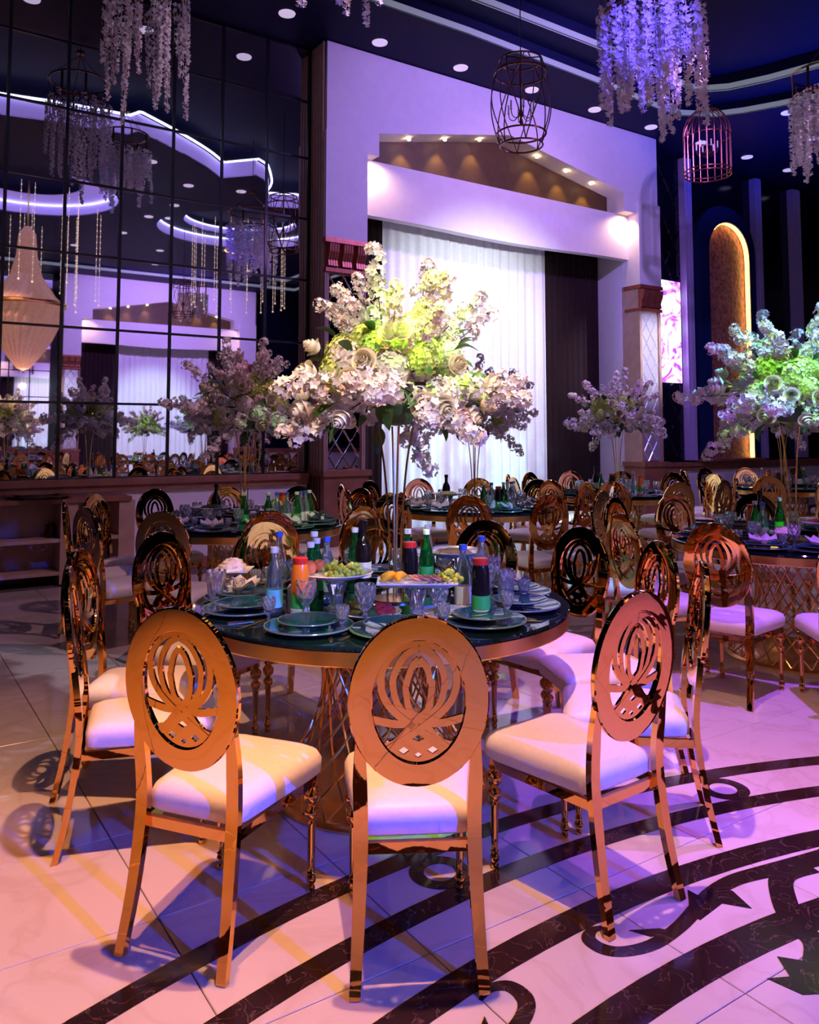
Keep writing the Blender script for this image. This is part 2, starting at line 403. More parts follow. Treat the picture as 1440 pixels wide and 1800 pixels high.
# walls
def wallbox(name, x0, x1, y0, y1, z0, z1, mt):
    g = G(); g.box(((x0 + x1) / 2, (y0 + y1) / 2, (z0 + z1) / 2), (x1 - x0, y1 - y0, z1 - z0)); return struct(name, g, mt)
def holed(name, ya, yb, yc, hx0, hx1):
    g = G(); ym = (ya + yb) / 2; th = abs(yb - ya)
    g.box(((X0 - .1 + hx0) / 2, ym, ZC / 2), (hx0 - X0 + .1, th, ZC)); g.box(((hx1 + X1 + .1) / 2, ym, ZC / 2), (X1 + .1 - hx1, th, ZC))
    g.box(((hx0 + hx1) / 2, ym, (6.0 + ZC) / 2), (hx1 - hx0, th, ZC - 6.0)); g.box(((hx0 + hx1) / 2, yc, ZC / 2), (hx1 - hx0 + .4, .1, ZC))
    return struct(name, g, M['navywall'])
holed('wall_front', 9.12, 9.4, 9.85, 5.10, 10.28)
holed('wall_back', Y0 - .28, Y0 - .0, -8.95, 5.24, 10.44)
wl = wallbox('wall_left', X0 - .2, X0, Y0, Y1, 0, ZC, M['navywall'])
wr = wallbox('wall_right', X1, X1 + .2, Y0, Y1, 0, ZC, M['navywall'])

# ceiling: border, two raised trays, dropped cloud with oval
def arc(cx, cy, a, b, a0, a1, n=12): return [(cx + a * math.cos(math.radians(a0 + (a1 - a0) * k / n)), cy + b * math.sin(math.radians(a0 + (a1 - a0) * k / n))) for k in range(n + 1)]
P1 = [(-2.6, 7.68), (6.0, 7.68), (8.6, 7.80), (9.8, 7.92), (10.3, 7.88), (10.75, 7.65), (11.0, 7.3), (11.2, 6.9), (11.45, 6.35), (11.8, 5.2), (12.0, 3.5), (12.0, -7), (-2.6, -7)]
P2 = [(-2.2, 7.33), (6.2, 7.33), (8.3, 7.36), (9.6, 7.5), (10.2, 7.5), (10.5, 7.2), (10.72, 6.7), (10.9, 6.05), (11.3, 5.0), (11.5, 3.4), (11.5, -6.6), (-2.2, -6.6)]
cloud = ([(-1.8, 4.2)] + [tuple(p)[:2] for p in catmull([(0, 4.6, 0), (1.49, 4.76, 0), (2.3, 4.9, 0), (3.31, 4.98, 0)], 4)] + [(3.4, 5.2)] +
         [tuple(p)[:2] for p in catmull([(3.45, 5.2, 0), (4.15, 4.73, 0), (4.87, 4.17, 0), (5.38, 3.65, 0)], 4)] +
         [(5.85, 4.18)] + [tuple(p)[:2] for p in catmull([(6.1, 4.0, 0), (6.36, 3.55, 0), (6.65, 2.95, 0), (6.81, 2.3, 0)], 4)] +
         [(7.4, 2.55), (8.6, 2.5), (9.6, 1.9), (10.2, .8), (10.3, -1), (10.3, -5.8), (-1.8, -5.8)])
OV = ell(1.9, 1.75, 7.2, 0, 40); OV2 = ell(1.35, 1.2, 7.3, -.15, 40); CH = ell(1.7, 1.7, 2.5, .6, 40); CH2 = ell(1.0, 1.0, 2.5, .6, 40)
outer = [(X0 - .1, Y0 - .1), (X1 + .1, Y0 - .1), (X1 + .1, Y1 + .2), (X0 - .1, Y1 + .2)]
ceil = link('ceiling', flat2d([outer, P1], .02, 'ceiling', M['navy']), None, (0, 0, ZC + .01)); ceil['kind'] = 'structure'
def cpart(name, polys, z, mt): return link(name, flat2d(polys, .02, name, mt), ceil, (0, 0, z - ZC))
def fascia(name, poly, z0, z1, mt, off=0):
    g = G(); n = len(poly); P = [(p[0], p[1]) for p in poly]
    v = [(p[0], p[1], z0 - ZC - .01) for p in P] + [(p[0], p[1], z1 - ZC - .01) for p in P]
    g.add(v, [(k, (k + 1) % n, n + (k + 1) % n, n + k) for k in range(n)]); return part(name, g, mt, ceil, None)
def strip(name, poly, z, mt, r=.015):
    g = G(); g.tube([(p[0], p[1], z - ZC - .01) for p in poly], r, 5, None, True); return part(name, g, mt, ceil, None)
cpart('tray_step', [P1, P2], 6.62, M['navy']); fascia('tray_fascia', P1, 6.50, 6.62, M['navy']); fascia('lit_fascia', P1, ZC, 6.50, M['strip_dim'])
cpart('tray_top', [P2], 6.86, M['navy']); fascia('tray_fascia', P2, 6.72, 6.86, M['navy']); fascia('lit_fascia', P2, 6.61, 6.72, M['strip_dim'])
cpart('ceiling_cloud', [cloud, OV, CH], 6.33, M['navy']); fascia('cloud_fascia', cloud, 6.33, 6.62, M['lilac'])
strip('led_strip', [(CX + (p[0] - CX) * 1.012, 1 + (p[1] - 1) * 1.012) for p in cloud], 6.64, M['strip'], .022)
cpart('ceiling_ring', [OV, OV2], 6.58, M['navy']); fascia('ring_fascia', OV, 6.33, 6.58, M['lilac']); strip('led_strip', ell(1.87, 1.72, 7.2, 0, 40), 6.56, M['strip'])
fascia('ring_fascia', OV2, 6.58, 6.74, M['lilac']); strip('led_strip', ell(1.33, 1.18, 7.3, -.15, 40), 6.73, M['strip'])
cpart('ceiling_ring', [CH, CH2], 6.58, M['lilac']); fascia('ring_fascia', CH, 6.33, 6.58, M['lilac']); strip('led_strip', ell(1.67, 1.67, 2.5, .6, 40), 6.55, M['strip'])
# downlights
dl = G(); dl.lathe([(.0, -.006), (.075, -.006), (.095, -.012), (.10, 0)], 20)
dlm = dl.mesh('downlight', M['downlight'])
spots = [(-1.2 + 1.272 * k, 8.45, ZC) for k in range(14)] + [(11.52, 6.9, ZC), (12.9, 7.3, ZC), (13.4, 5.2, ZC)]
spots += [(4.0, 3.9, 6.325), (5.0, 2.9, 6.325), (6.0, 3.1, 6.325), (1.0, 3.6, 6.325), (5.2, 1.4, 6.325), (5.0, .2, 6.325), (4.9, -1.6, 6.325), (9.5, .4, 6.325), (9.6, -1.4, 6.325), (8.2, -2.6, 6.325), (6.2, -3.0, 6.325), (4.2, -3.6, 6.325), (8.8, 1.2, 6.57), (5.7, -.6, 6.57), (2.2, -3.4, 6.325), (9.2, -4.2, 6.325), (6.6, -4.8, 6.325)]
for p in spots: link('downlight', dlm, ceil, (p[0], p[1], p[2] - ZC - .01))

# wainscot along front wall and smoked mirror wall
def wains(name, x0, x1, yf, sgn):
    g = G(); g.box(((x0 + x1) / 2, yf - sgn * .03, .44), (x1 - x0, .06, .88)); o = struct(name, g, M['facade'])
    for zc, dz, dy in ((.915, .07, .10), (.985, .07, .13), (.06, .12, .09)):
        g = G(); g.box(((x0 + x1) / 2, yf - sgn * dy / 2, zc), (x1 - x0, dy, dz)); part('wood_moulding', g, M['wood'], o)
    return o
wains('trim_1', X0, 4.5, 9.12, 1); wains('trim_2', 10.8, X1, 9.12, 1)
wains('trim_3', X0, 4.7, Y0, -1); wains('trim_4', 11.0, X1, Y0, -1)
XS = [-2.36, -1.79, -1.21, -.64, -.07, .50, 1.07, 1.645, 2.22, 2.79, 3.37, 3.94, 4.51]
ZS = [1.02, 1.82, 2.62, 3.41, 4.19, 4.97, 5.70, 6.38]
def mirror_wall(label, yf, sgn):
    r = thing('wall_mirror', label, 'mirror', (0, yf + sgn * 0, 0), 0 if sgn > 0 else 0)
    for i in range(len(XS) - 1):
        for j in range(len(ZS) - 1):
            g = G(); w, h = XS[i + 1] - XS[i], ZS[j + 1] - ZS[j]
            b = .012; yb = -sgn * .006
            v = [(-w / 2, 0, -h / 2), (w / 2, 0, -h / 2), (w / 2, 0, h / 2), (-w / 2, 0, h / 2), (-w / 2 + b, yb, -h / 2 + b), (w / 2 - b, yb, -h / 2 + b), (w / 2 - b, yb, h / 2 - b), (-w / 2 + b, yb, h / 2 - b)]
            f = [(4, 5, 6, 7), (0, 1, 5, 4), (1, 2, 6, 5), (2, 3, 7, 6), (3, 0, 4, 7)]
            if sgn < 0: f = [q[::-1] for q in f]
            g.add(v, f)
            part('mirror_pane', g, M['mirror'], r, None, loc=((XS[i] + XS[i + 1]) / 2, 0, (ZS[j] + ZS[j + 1]) / 2))
    for x in XS:
        g = G(); g.box((x, -sgn * .008, (ZS[0] + ZS[-1]) / 2), (.032, .022, ZS[-1] - ZS[0])); part('glazing_bar', g, M['black'], r)
    for z in ZS:
        g = G(); g.box(((XS[0] + XS[-1]) / 2, -sgn * .007, z), (XS[-1] - XS[0], .020, .026)); part('glazing_bar', g, M['black'], r)
    return r
mirror_wall('tall smoked mirror wall gridded with thin black bars above the wooden rail', 9.11, 1)
mirror_wall('second gridded mirror wall, seen only inside the left mirror', Y0 + .012, -1)

# ------------------------------------------------------------------ stage portal (local: x 0..6.15, y 0 = header face, +y into wall)
def clip(poly, x0, x1, z0, z1):
    def cut(p, ins, inter):
        out = []
        for i in range(len(p)):
            a, b = p[i - 1], p[i]
            if ins(b):
                if not ins(a): out.append(inter(a, b))
                out.append(b)
            elif ins(a): out.append(inter(a, b))
        return out
    def ix(X): return lambda a, b: (X, a[1] + (b[1] - a[1]) * (X - a[0]) / (b[0] - a[0]))
    def iz(Z): return lambda a, b: (a[0] + (b[0] - a[0]) * (Z - a[1]) / (b[1] - a[1]), Z)
    for ins, it in ((lambda p: p[0] >= x0, ix(x0)), (lambda p: p[0] <= x1, ix(x1)), (lambda p: p[1] >= z0, iz(z0)), (lambda p: p[1] <= z1, iz(z1))):
        if len(poly) < 3: return []
        poly = cut(poly, ins, it)
    return poly
def diamonds(parent, x0, x1, z0, z1, y, s, mt, name='mirror_tile', d=.012):
    nz = int((z1 - z0) / s) + 2; nx = int((x1 - x0) / s) + 2
    hz = s * .75
    for i in range(-1, 2 * nx):
        for j in range(-1, 2 * nz):
            if (i + j) % 2: continue
            cx, cz = x0 + i * s / 2, z0 + j * hz
            P = clip([(cx - s / 2, cz), (cx, cz - hz), (cx + s / 2, cz), (cx, cz + hz)], x0, x1, z0, z1)
            if len(P) < 3: continue
            mx = sum(p[0] for p in P) / len(P); mz = sum(p[1] for p in P) / len(P)
            area = abs(sum(P[k - 1][0] * P[k][1] - P[k][0] * P[k - 1][1] for k in range(len(P)))) / 2
            if area < .0015: continue
            n = len(P); v = [(p[0] + (mx - p[0]) * .02, y, p[1] + (mz - p[1]) * .02) for p in P] + [(p[0] + (mx - p[0]) * .16, y - d, p[1] + (mz - p[1]) * .16) for p in P]
            f = [(k, (k + 1) % n, n + (k + 1) % n, n + k) for k in range(n)] + [tuple(range(n, 2 * n))]
            g = G(); g.add(v, f); part(name, g, mt, parent, None)
def xz(poly, y0, y1, name, mt, parent):        # polygon(s) in xz, extruded in y
    me = flat2d(poly, y1 - y0, name, mt, T(0, (y0 + y1) / 2, 0) @ RX(PI / 2)); return link(name, me, parent)
def portal(label, cat='stage arch'):
    r = thing('stage_portal', label, cat)
    OX0, OX1 = .57, 5.65; BX = 6.15                     # opening between piers
    apex = [(.76, 5.06), (.76, 5.36), (2.98, 5.80), (5.34, 5.36), (5.34, 5.06)]
    hdr = [(0, 5.25), (OX0, 5.25), (OX0, 5.06), (.76, 5.06), (.76, 5.36), (2.98, 5.80), (5.34, 5.36), (5.34, 5.06), (OX1, 5.06), (OX1, 5.25), (BX, 5.25), (BX, 6.39), (0, 6.39)]
    xz([hdr], 0, .36, 'header', M['facade'], r)
    for x0, x1 in ((-.02, OX0), (OX1, BX + .02)):
        g = G(); g.box(((x0 + x1) / 2, .165, 4.575), (x1 - x0, .39, 1.35)); part('pier', g, M['facade'], r)
        g = G(); g.box(((x0 + x1) / 2, .20, 2.47), (x1 - x0 - .02, .34, 2.86)); part('pier_core', g, M['beigewood'], r)
        # capital of fluted brackets
        g = G(); g.box(((x0 + x1) / 2, .13, 3.87), (x1 - x0 + .02, .36, .06)); g.box(((x0 + x1) / 2, .13, 3.50), (x1 - x0 + .0, .34, .05))
        g.box(((x0 + x1) / 2, .17, 3.68), (x1 - x0 - .04, .30, .34)); cp = part('capital', g, M['copper'], r)
        for k in range(3):
            bx = x0 + (x1 - x0) * (k + .5) / 3; g = G()
            prof = [(-.015, 3.84), (-.085, 3.82), (-.075, 3.72), (-.03, 3.62), (-.045, 3.55), (.02, 3.52), (.02, 3.84)]
            for fx in range(4):
                xx = bx - .062 + fx * .034
                v = [(xx, p[0], p[1]) for p in prof] + [(xx + .026, p[0], p[1]) for p in prof]; n = len(prof)
                g.add(v, [tuple(range(n - 1, -1, -1)), tuple(range(n, 2 * n))] + [(i, (i + 1) % n, n + (i + 1) % n, n + i) for i in range(n)])
            part('bracket', g, M['copper'], cp, None)
        # fluted wood strips, mirror tile field, plinth
        for sx in (x0 + .03, x1 - .03):
            g = G()
            for k in range(3): g.box((sx - .018 + .018 * k, .018, 2.26), (.012, .05, 2.42))
            part('fluted_strip', g, M['beigewood'], r)
        diamonds(r, x0 + .07, x1 - .07, 1.07, 3.46, .026, .21, M['lit_tile'] if x0 > 3 else M['mirror'])
        g = G(); g.box(((x0 + x1) / 2, .15, .50), (x1 - x0 + .03, .42, 1.0)); g.box(((x0 + x1) / 2, .14, 1.02), (x1 - x0 + .08, .46, .07)); part('plinth', g, M['wood'], r)
    # outer fluted return towards the mirror
    for sx in (-.025, BX + .025):
        g = G()
        for k in range(5): g.box((sx, .06 + .07 * k, 3.4), (.02, .045, 5.98))
        part('fluted_return', g, M['beigewood'], r)
    # beam, niche back, lit ledge
    g = G(); bt = 5.06
    n = 24; v = []
    for k in range(n + 1):
        x = OX0 + (OX1 - OX0) * k / n; zb = 4.33 - .03 * math.sin(PI * k / n) + .012 * math.sin(9 * k / n)
        for y, z in ((.20, zb), (.20, bt), (.34, bt), (.34, zb)): v.append((x, y, z))
    f = [(k * 4 + a, k * 4 + 4 + a, k * 4 + 4 + (a + 1) % 4, k * 4 + (a + 1) % 4) for k in range(n) for a in range(4)] + [(0, 1, 2, 3), tuple(n * 4 + a for a in (3, 2, 1, 0))]
    g.add(v, f); part('beam', g, M['facade'], r)
    xz([[(.70, 5.0), (.70, 5.44), (2.98, 5.88), (5.40, 5.44), (5.40, 5.0)]], .37, .39, 'niche_back', M['niche'], r)
    xz([apex], .365, .372, 'niche_panel', M['niche'], r)
    # back panel of the opening and jambs
    for x0, x1 in ((OX0 - .04, OX0), (OX1, OX1 + .04)):
        g = G(); g.box(((x0 + x1) / 2, .68, 2.5), (.04, .63, 5.0)); part('jamb', g, M['facade'], r)
    # niche spots: bulbs in the soffit with their light
    for (x, z) in ((1.33, 5.445), (1.93, 5.565), (2.54, 5.685), (3.64, 5.65), (4.24, 5.54), (4.78, 5.44)):
        g = G(); g.lathe([(0, -.022), (.020, -.018), (.026, 0)], 12); part('niche_bulb', g, M['warmbulb'], r, loc=(x, .17, z + .012))
    return r
def portal_lights(ox, oy, sgn, pw):
    for (x, z) in ((1.33, 5.42), (1.93, 5.54), (2.54, 5.66), (3.64, 5.62), (4.24, 5.51), (4.78, 5.41)):
        px = ox + sgn * x; lamp('niche_spot', 'SPOT', (px, oy + sgn * .20, z), (px, oy + sgn * .36, z - .45), pw, (1, .62, .16), .02, 70, .8)
    for x in (.66, 5.55):
        lamp('beam_end_spot', 'SPOT', (ox + sgn * x, oy + sgn * .06, 5.03), (ox + sgn * (x + (.15 if x < 3 else -.1)), oy + sgn * .2, 4.66), pw * 3, (1, .58, .30), .03, 130, .9)
POX, POY = 4.58, 8.75
stage = portal('white portal with lit gable niche and mirror-tiled piers framing the curtain')
proto(stage); stage.location = (POX, POY, 0)
dup(stage, (10.95, -7.88, 0), PI, 'matching portal on the opposite wall, seen inside the mirror')
portal_lights(POX, POY, 1, 15); portal_lights(10.95, -7.88, -1, 15)
# curtains
def pleat(name, x0, x1, z0, z1, amp, wl, mt, label, y, seed):
    rr = random.Random(seed); g = G(); n = int((x1 - x0) / wl * 8); v = []; ph = [rr.uniform(.7, 1.35) for _ in range(n + 1)]; acc = 0; xs = []
    for k in range(n + 1): acc += ph[k]; xs.append(acc * 2 * PI / 8)
    zs = [z0, z0 + (z1 - z0) * .3, z0 + (z1 - z0) * .6, z0 + (z1 - z0) * .85, z1]
    for j, z in enumerate(zs):
        for k in range(n + 1):
            v.append((x0 + (x1 - x0) * k / n, y + amp * (1.15 - .5 * j / 4) * math.sin(xs[k]) + .3 * amp * math.sin(xs[k] * .37 + j * .5), z))
    nn = n + 1; f = [(j * nn + k, j * nn + k + 1, (j + 1) * nn + k + 1, (j + 1) * nn + k) for j in range(4) for k in range(n)]
    m0 = len(v); v += [(p[0], p[1] + .006, p[2]) for p in v]
    f += [tuple(i + m0 for i in q[::-1]) for q in f]
    g.add(v, f); o = thing(name, label, 'curtain'); c = part('cloth', g, mt, o, 80)
    g = G(); g.tube([(x0, y, z1 + .01), (x1, y, z1 + .01)], .018, 8); part('curtain_rail', g, M['white'], o)
    return proto(o)
cw = pleat('white_curtain', 1.34, 4.42, .02, 4.85, .028, .17, M['sheer'], 'white pleated sheer curtain hanging in the middle of the stage portal', .50, 1)
dlr = pleat('maroon_drape', .58, 1.33, .02, 4.85, .02, .11, M['maroon'], 'dark maroon drape left of the white sheer curtain', .52, 2)
drr = pleat('maroon_drape', 4.43, 5.64, .02, 4.85, .02, .14, M['maroon'], 'wide dark maroon drape right of the white sheer curtain', .52, 3)
for c, lb in ((cw, 'white sheer curtain of the opposite portal, seen in the mirror'), (dlr, 'narrow maroon drape of the opposite portal, seen in the mirror'), (drr, 'wide maroon drape of the opposite portal, seen in the mirror')):
    dup(c, (10.95, -8.22, 0), PI, lb); c.location = (POX, POY + .34, 0)

# ------------------------------------------------------------------ front wall right of the portal
rp = thing('diamond_wall_panel', 'dark mirror panel with copper diamond lines between portal and lilac pilaster', 'wall panel')
rp.location = (0, 0, 0)
diamonds(rp, 10.80, 11.72, 1.06, 6.36, 9.11, .50, M['navywall'], 'mirror_pane', .02)
g = G()
for k in range(-8, 14):
    for s in (1, -1):
        a, b = (10.80, 1.06 + k * .75), (11.72, 1.06 + k * .75 + s * 1.38)
        P = [a, b]
        if min(a[1], b[1]) > 1.06 and max(a[1], b[1]) < 6.3: g.tube([(a[0], 9.095, a[1]), (b[0], 9.095, b[1])], .006, 4)
part('copper_line', g, M['copper'], rp)
g = G(); g.box((11.22, 9.06, 3.25), (.84, .03, 1.75)); bl = thing('glare_panel', 'added white and magenta glowing sheet in place of glare beside the right pier', 'glare panel', data=g.mesh('glare_panel', M['glare'], None))  # added glowing sheet in place of glare on the mirror panel
lamp('right_pier_fill', 'SPOT', (10.9, 6.9, 3.3), (10.55, 8.75, 2.8), 380, (.80, .72, 1), .05, 46, .9)  # unseen spot added to whiten the right pier's tiles
lamp('opposite_pier_fill', 'SPOT', (4.6, -6.0, 3.3), (5.0, -7.88, 2.6), 110, (.80, .80, 1), .05, 46, .9)  # likewise an added, unseen spot for the opposite pier's pale tiles
def pil(x, w, label):
    g = G(); 
    for k in range(3): g.box((x - w / 2 + w * (k + .5) / 3, 9.05 - .012 * (k == 1), 3.70), (w / 3 - .008, .13, 5.3))
    tag(struct('wall_pilaster', g, M['pilaster']), label, 'pilaster'); 
    o = bpy.data.objects['wall_pilaster'] if False else None
pil(11.84, .20, 'lilac lit fluted pilaster left of the arched niche')
pil(13.92, .20, 'narrow lilac pilaster right of the arched niche')
pil(15.20, .26, 'dim mauve pilaster at the right edge beyond the second bouquet')
# arched niche
def archpoly(cx, w, z0, zs, zt, n=20):
    return [(cx - w / 2, z0), (cx + w / 2, z0)] + [(cx + w / 2 * math.cos(PI * k / n), zs + (zt - zs) * math.sin(PI * k / n) ** .85) for k in range(n + 1)]
nt_ = thing('arched_niche', 'arched wall niche with crushed plum back and amber lit edge', 'niche')
ou = archpoly(12.88, 1.76, 1.06, 4.75, 5.65); inn = archpoly(12.98, 1.20, 1.06, 4.70, 5.36)
def xzw(polys, y0, y1, name, mt): return xz(polys, y0, y1, name, mt, nt_)
xzw([ou, archpoly(12.98, 1.20, 1.065, 4.70, 5.36)], 8.98, 9.08, 'blue_surround', M['niche_blue'])
xzw([inn], 9.095, 9.115, 'plum_panel', M['plum'])
g = G(); g.bar([(p[0], 9.035, p[1]) for p in archpoly(12.98, 1.185, 1.08, 4.69, 5.345)[1:]][:17], (0, 1, 0), .085, .012); part('amber_led', g, M['warmstrip'], nt_)
g = G(); g.box((12.88, 8.99, 1.05), (1.78, .20, .04)); part('niche_sill', g, M['wood'], nt_)

# ------------------------------------------------------------------ low open cabinet by the mirror
cb = thing('open_cabinet', 'low pale open-shelved cabinet standing under the mirror wall at left', 'cabinet', (0, 0, 0))
g = G(); g.box((.55, 8.86, .83), (3.5, .40, .045)); part('top', g, M['wood'], cb)
for z in (.12, .44):
    g = G(); g.box((.55, 8.87, z), (3.46, .36, .035)); part('shelf', g, M['beigewood'], cb)
for x in (-1.15, -.2, .93, 1.70, 2.26):
    g = G(); g.box((x, 8.87, .41), (.16, .37, .80)); part('upright', g, M['beigewood'], cb)
g = G(); g.box((.55, 9.045, .41), (3.46, .012, .78)); part('back_panel', g, M['beigewood'], cb)
g = G(); g.lathe([(0, 0), (.24, .0), (.30, .022), (.31, .03), (.29, .026), (.23, .012), (0, .010)], 28)
thing('serving_tray', 'dark oval tray lying on the low cabinet at left', 'tray', (1.45, 8.84, .853), 0, None, g.mesh('serving_tray', M['darkbottle']))
g = G(); g.lathe([(0, 0), (.05, 0), (.055, .05), (.05, .13), (.02, .15), (0, .15)], 16)
thing('dark_vase', 'small dark vase standing on the cabinet shelf', 'vase', (1.56, 8.86, .458), 0, None, g.mesh('dark_vase', M['darkbottle']))

# ================================================================== CHAIR
def make_chair():
    t = thing('dining_chair', '', 'chair')
    rows = [(.366, .014), (.376, .002), (.415, 0), (.436, .010), (.449, .032), (.456, .07)]
    def outline(ins):
        P = []; hb, hf, yb, yf = .165 - ins, .212 - ins, -.226 + ins, .235 - ins
        cor = [(-hb, yb), (hb, yb), (hf, yf), (-hf, yf)]; rad = [.045, .045, .075, .075]
        for i in range(4):
            p, a, b = Vector(cor[i]), Vector(cor[i - 1]), Vector(cor[(i + 1) % 4]); r = rad[i]
            u = p + (a - p).normalized() * r; w = p + (b - p).normalized() * r
            for k in range(6):
                s = k / 5; P.append((1 - s) ** 2 * u + 2 * s * (1 - s) * p + s * s * w)
            if i == 2:
                pass
        return P
    g = G(); v = []; n = 24
    for z, ins in rows:
        for p in outline(ins): v.append((p.x, p.y + (.012 * (1 - (p.x / .212) ** 2) if p.y > .15 else 0), z))
    f = [(i * n + k, i * n + (k + 1) % n, (i + 1) * n + (k + 1) % n, (i + 1) * n + k) for i in range(len(rows) - 1) for k in range(n)]
    v.append((0, .01, .463)); L = (len(rows) - 1) * n; f += [(L + k, L + (k + 1) % n, len(v) - 1) for k in range(n)]; f.append(tuple(range(n - 1, -1, -1)))
    g.add(v, f); part('seat', g, M['cushion'], t, 50)
    g = G()
    c = [(-.155, -.235), (.155, -.235), (.178, .195), (-.178, .195)]
    for i in range(4):
        a, b = c[i], c[(i + 1) % 4]; g.bar([(a[0], a[1], .348), (b[0], b[1], .348)], (0, 0, 1), .030, .018)
    part('seat_frame', g, M['gold'], t)
    tilt = T(0, -.282, .753) @ RX(PI / 2 + math.radians(6.5))      # local xy plane -> upright plane
    # ring: rounded oval band
    g = G(); n = 56; sec = [(-1, .6), (-.90, 1), (0, 1.06), (.90, 1), (1, .6), (1, -.6), (.90, -1), (0, -1.06), (-.90, -1), (-1, -.6)]; v = []
    for k in range(n):
        a = 2 * PI * k / n
        for s, h in sec:
            v.append(((.161 + s * .034) * math.cos(a), (.204 + s * .034) * math.sin(a), h * .0105))
    m = len(sec); f = [(k * m + j, ((k + 1) % n) * m + j, ((k + 1) % n) * m + (j + 1) % m, k * m + (j + 1) % m) for k in range(n) for j in range(m)]
    g.add(v, f); ring = part('back_ring', G().add(g.v, g.f, tilt), M['gold'], t, 35)
    o = G()
    def fish(w, top, cross, wid, z):
        for s in (1, -1):
            pts = [(0, top), (s * w * .55, top - .022), (s * w * .95, top - .07), (s * w, .035), (s * w * .72, -.02), (0, cross), (-s * (.03 + .55 * w), cross - .055), (-s * (.045 + .62 * w), cross - .09)]
            o.ribbon(catmull([(*p, 0) for p in pts], 4), wid, .008 + .0006 * s, None, z)
    fish(.036, .118, -.045, .017, .0006); fish(.070, .150, -.062, .018, -.0006); fish(.102, .168, -.080, .020, .0012)
    o.ribbon(catmull([(-.125, -.048, 0), (-.06, -.062, 0), (0, -.058, 0), (.06, -.062, 0), (.125, -.048, 0)], 4), .022, .0074, None, 0)
    seg = [(.13 * math.cos(math.radians(a)), .172 * math.sin(math.radians(a))) for a in range(-140, -39, 10)]
    hole = lambda cx, cy, r: [(cx - r, cy), (cx, cy - r * .7), (cx + r, cy), (cx, cy + r * .7)]
    me = flat2d([[(-.10, -.115), (-.03, -.098), (0, -.112), (.03, -.098), (.10, -.115)][::-1] + seg, hole(-.04, -.137, .016), hole(.04, -.137, .016), hole(0, -.150, .012)], .007, 'back_fan', M['gold'], tilt)
    orn = part('back_ornament', G().add(o.v, o.f, tilt), M['gold'], ring, 20)
    link('back_fan', me, ring)
    for s in (-1, 1):
        g = G(); P = catmull([(s * .158, -.266, .66), (s * .160, -.253, .56), (s * .157, -.243, .44), (s * .157, -.250, .33), (s * .163, -.275, .16), (s * .172, -.312, 0)], 4)
        n = len(P); w = [.026 + .014 * min(1, i / 5) - .012 * max(0, (i - n * .55) / (n * .45)) for i in range(n)]
        g.bar(P, (1, 0, 0), w, .022); part('rear_leg', g, M['gold'], t, 25)
    prof = [(.018, .345), (.020, .335), (.013, .328), (.027, .312), (.029, .300), (.026, .286), (.014, .274), (.012, .268), (.023, .256), (.025, .246), (.022, .234), (.012, .222), (.017, .214), (.014, .205), (.0125, .12), (.0105, .062), (.014, .056), (.011, .050), (.017, .038), (.016, .028), (.010, .020), (.014, .010), (.012, 0)]
    g = G(); g.lathe(prof[::-1], 14); me = g.mesh('front_leg', M['gold'], 40)
    for s in (-1, 1): link('front_leg', me, t, (s * .174, .185, 0))
    return t
chairP = make_chair()
chair = Once(chairP)
chair_far = merged('dining_chair', chairP)

# ================================================================== ROUND TABLE
def make_table():
    t = thing('round_table', '', 'table')
    g = G(); g.lathe([(0, .752), (.795, .752), (.80, .757), (.80, .765), (.795, .77), (0, .77)], 72); part('glass_top', g, M['topglass'], t, 35)
    g = G(); g.lathe([(.76, .700), (.795, .700), (.798, .704), (.798, .7515), (.76, .7515), (.76, .700)], 72); part('gold_rim', g, M['gold2'], t, 35)
    g = G(); g.lathe([(0, 0), (.47, 0), (.475, .012), (.46, .02), (0, .02)], 48); part('base_plate', g, M['gold2'], t, 35)
    g = G(); g.tube([(.36 * math.cos(2 * PI * k / 40), .36 * math.sin(2 * PI * k / 40), .745) for k in range(40)], .010, 6, None, True); part('top_ring', g, M['gold2'], t)
    def rz(z): u = z / .74; return .19 + .265 * (1 - u) ** 2.1 + .17 * max(0, u - .45) ** 1.5 * 2.2
    for s in (1, -1):
        g = G(); P = []
        for k in range(11):
            z = .016 + .724 * k / 10; a = s * 1.5 * k / 10; P.append((rz(z) * math.cos(a), rz(z) * math.sin(a), z))
        g.tube(P, .0055, 5); me = g.mesh('lattice_rod', M['gold2'], 60)
        for k in range(24): link('lattice_rod', me, t, (0, 0, 0), (0, 0, 2 * PI * k / 24))
    return t
tableP = make_table(); table = Once(tableP); table_far = merged('round_table', tableP)

# ================================================================== TABLEWARE
def simple(name, g, mt, cat, smooth=30): return Once(thing(name, '', cat, data=g.mesh(name, mt, smooth)))
def plate_thing(name, r, mt, rimw):
    t = thing(name, '', 'plate')
    g = G(); g.lathe([(0, 0), (r * .55, 0), (r * .92, .012), (r * .99, .017), (r * .97, .020), (r * .62, .008), (0, .006)], 32); part('dish', g, mt, t, 50)
    g = G(); g.tube([(r * .985 * math.cos(2 * PI * k / 32), r * .985 * math.sin(2 * PI * k / 32), .018) for k in range(32)], rimw, 5, None, True); part('edge', g, M['rim'], t)
    return t
charger = Once(plate_thing('charger_plate', .165, M['plate'], .004))
chargerF = merged('charger_plate', charger.o)
splate = Once(plate_thing('side_plate', .115, M['plate'], .003))
def goblet_g(s=1., cut=.10):
    g = G(); p = [(0, 0), (.036, 0), (.034, .005), (.010, .012), (.008, .022), (.012, .034), (.008, .046), (.018, .058), (.034, .082), (.041, .110), (.042, .135), (.040, .152), (.0375, .152), (.039, .130), (.036, .108), (.028, .084), (.006, .068), (0, .067)]
    g.lathe([(a * s, b * s) for a, b in p], 18, None, cut); return g
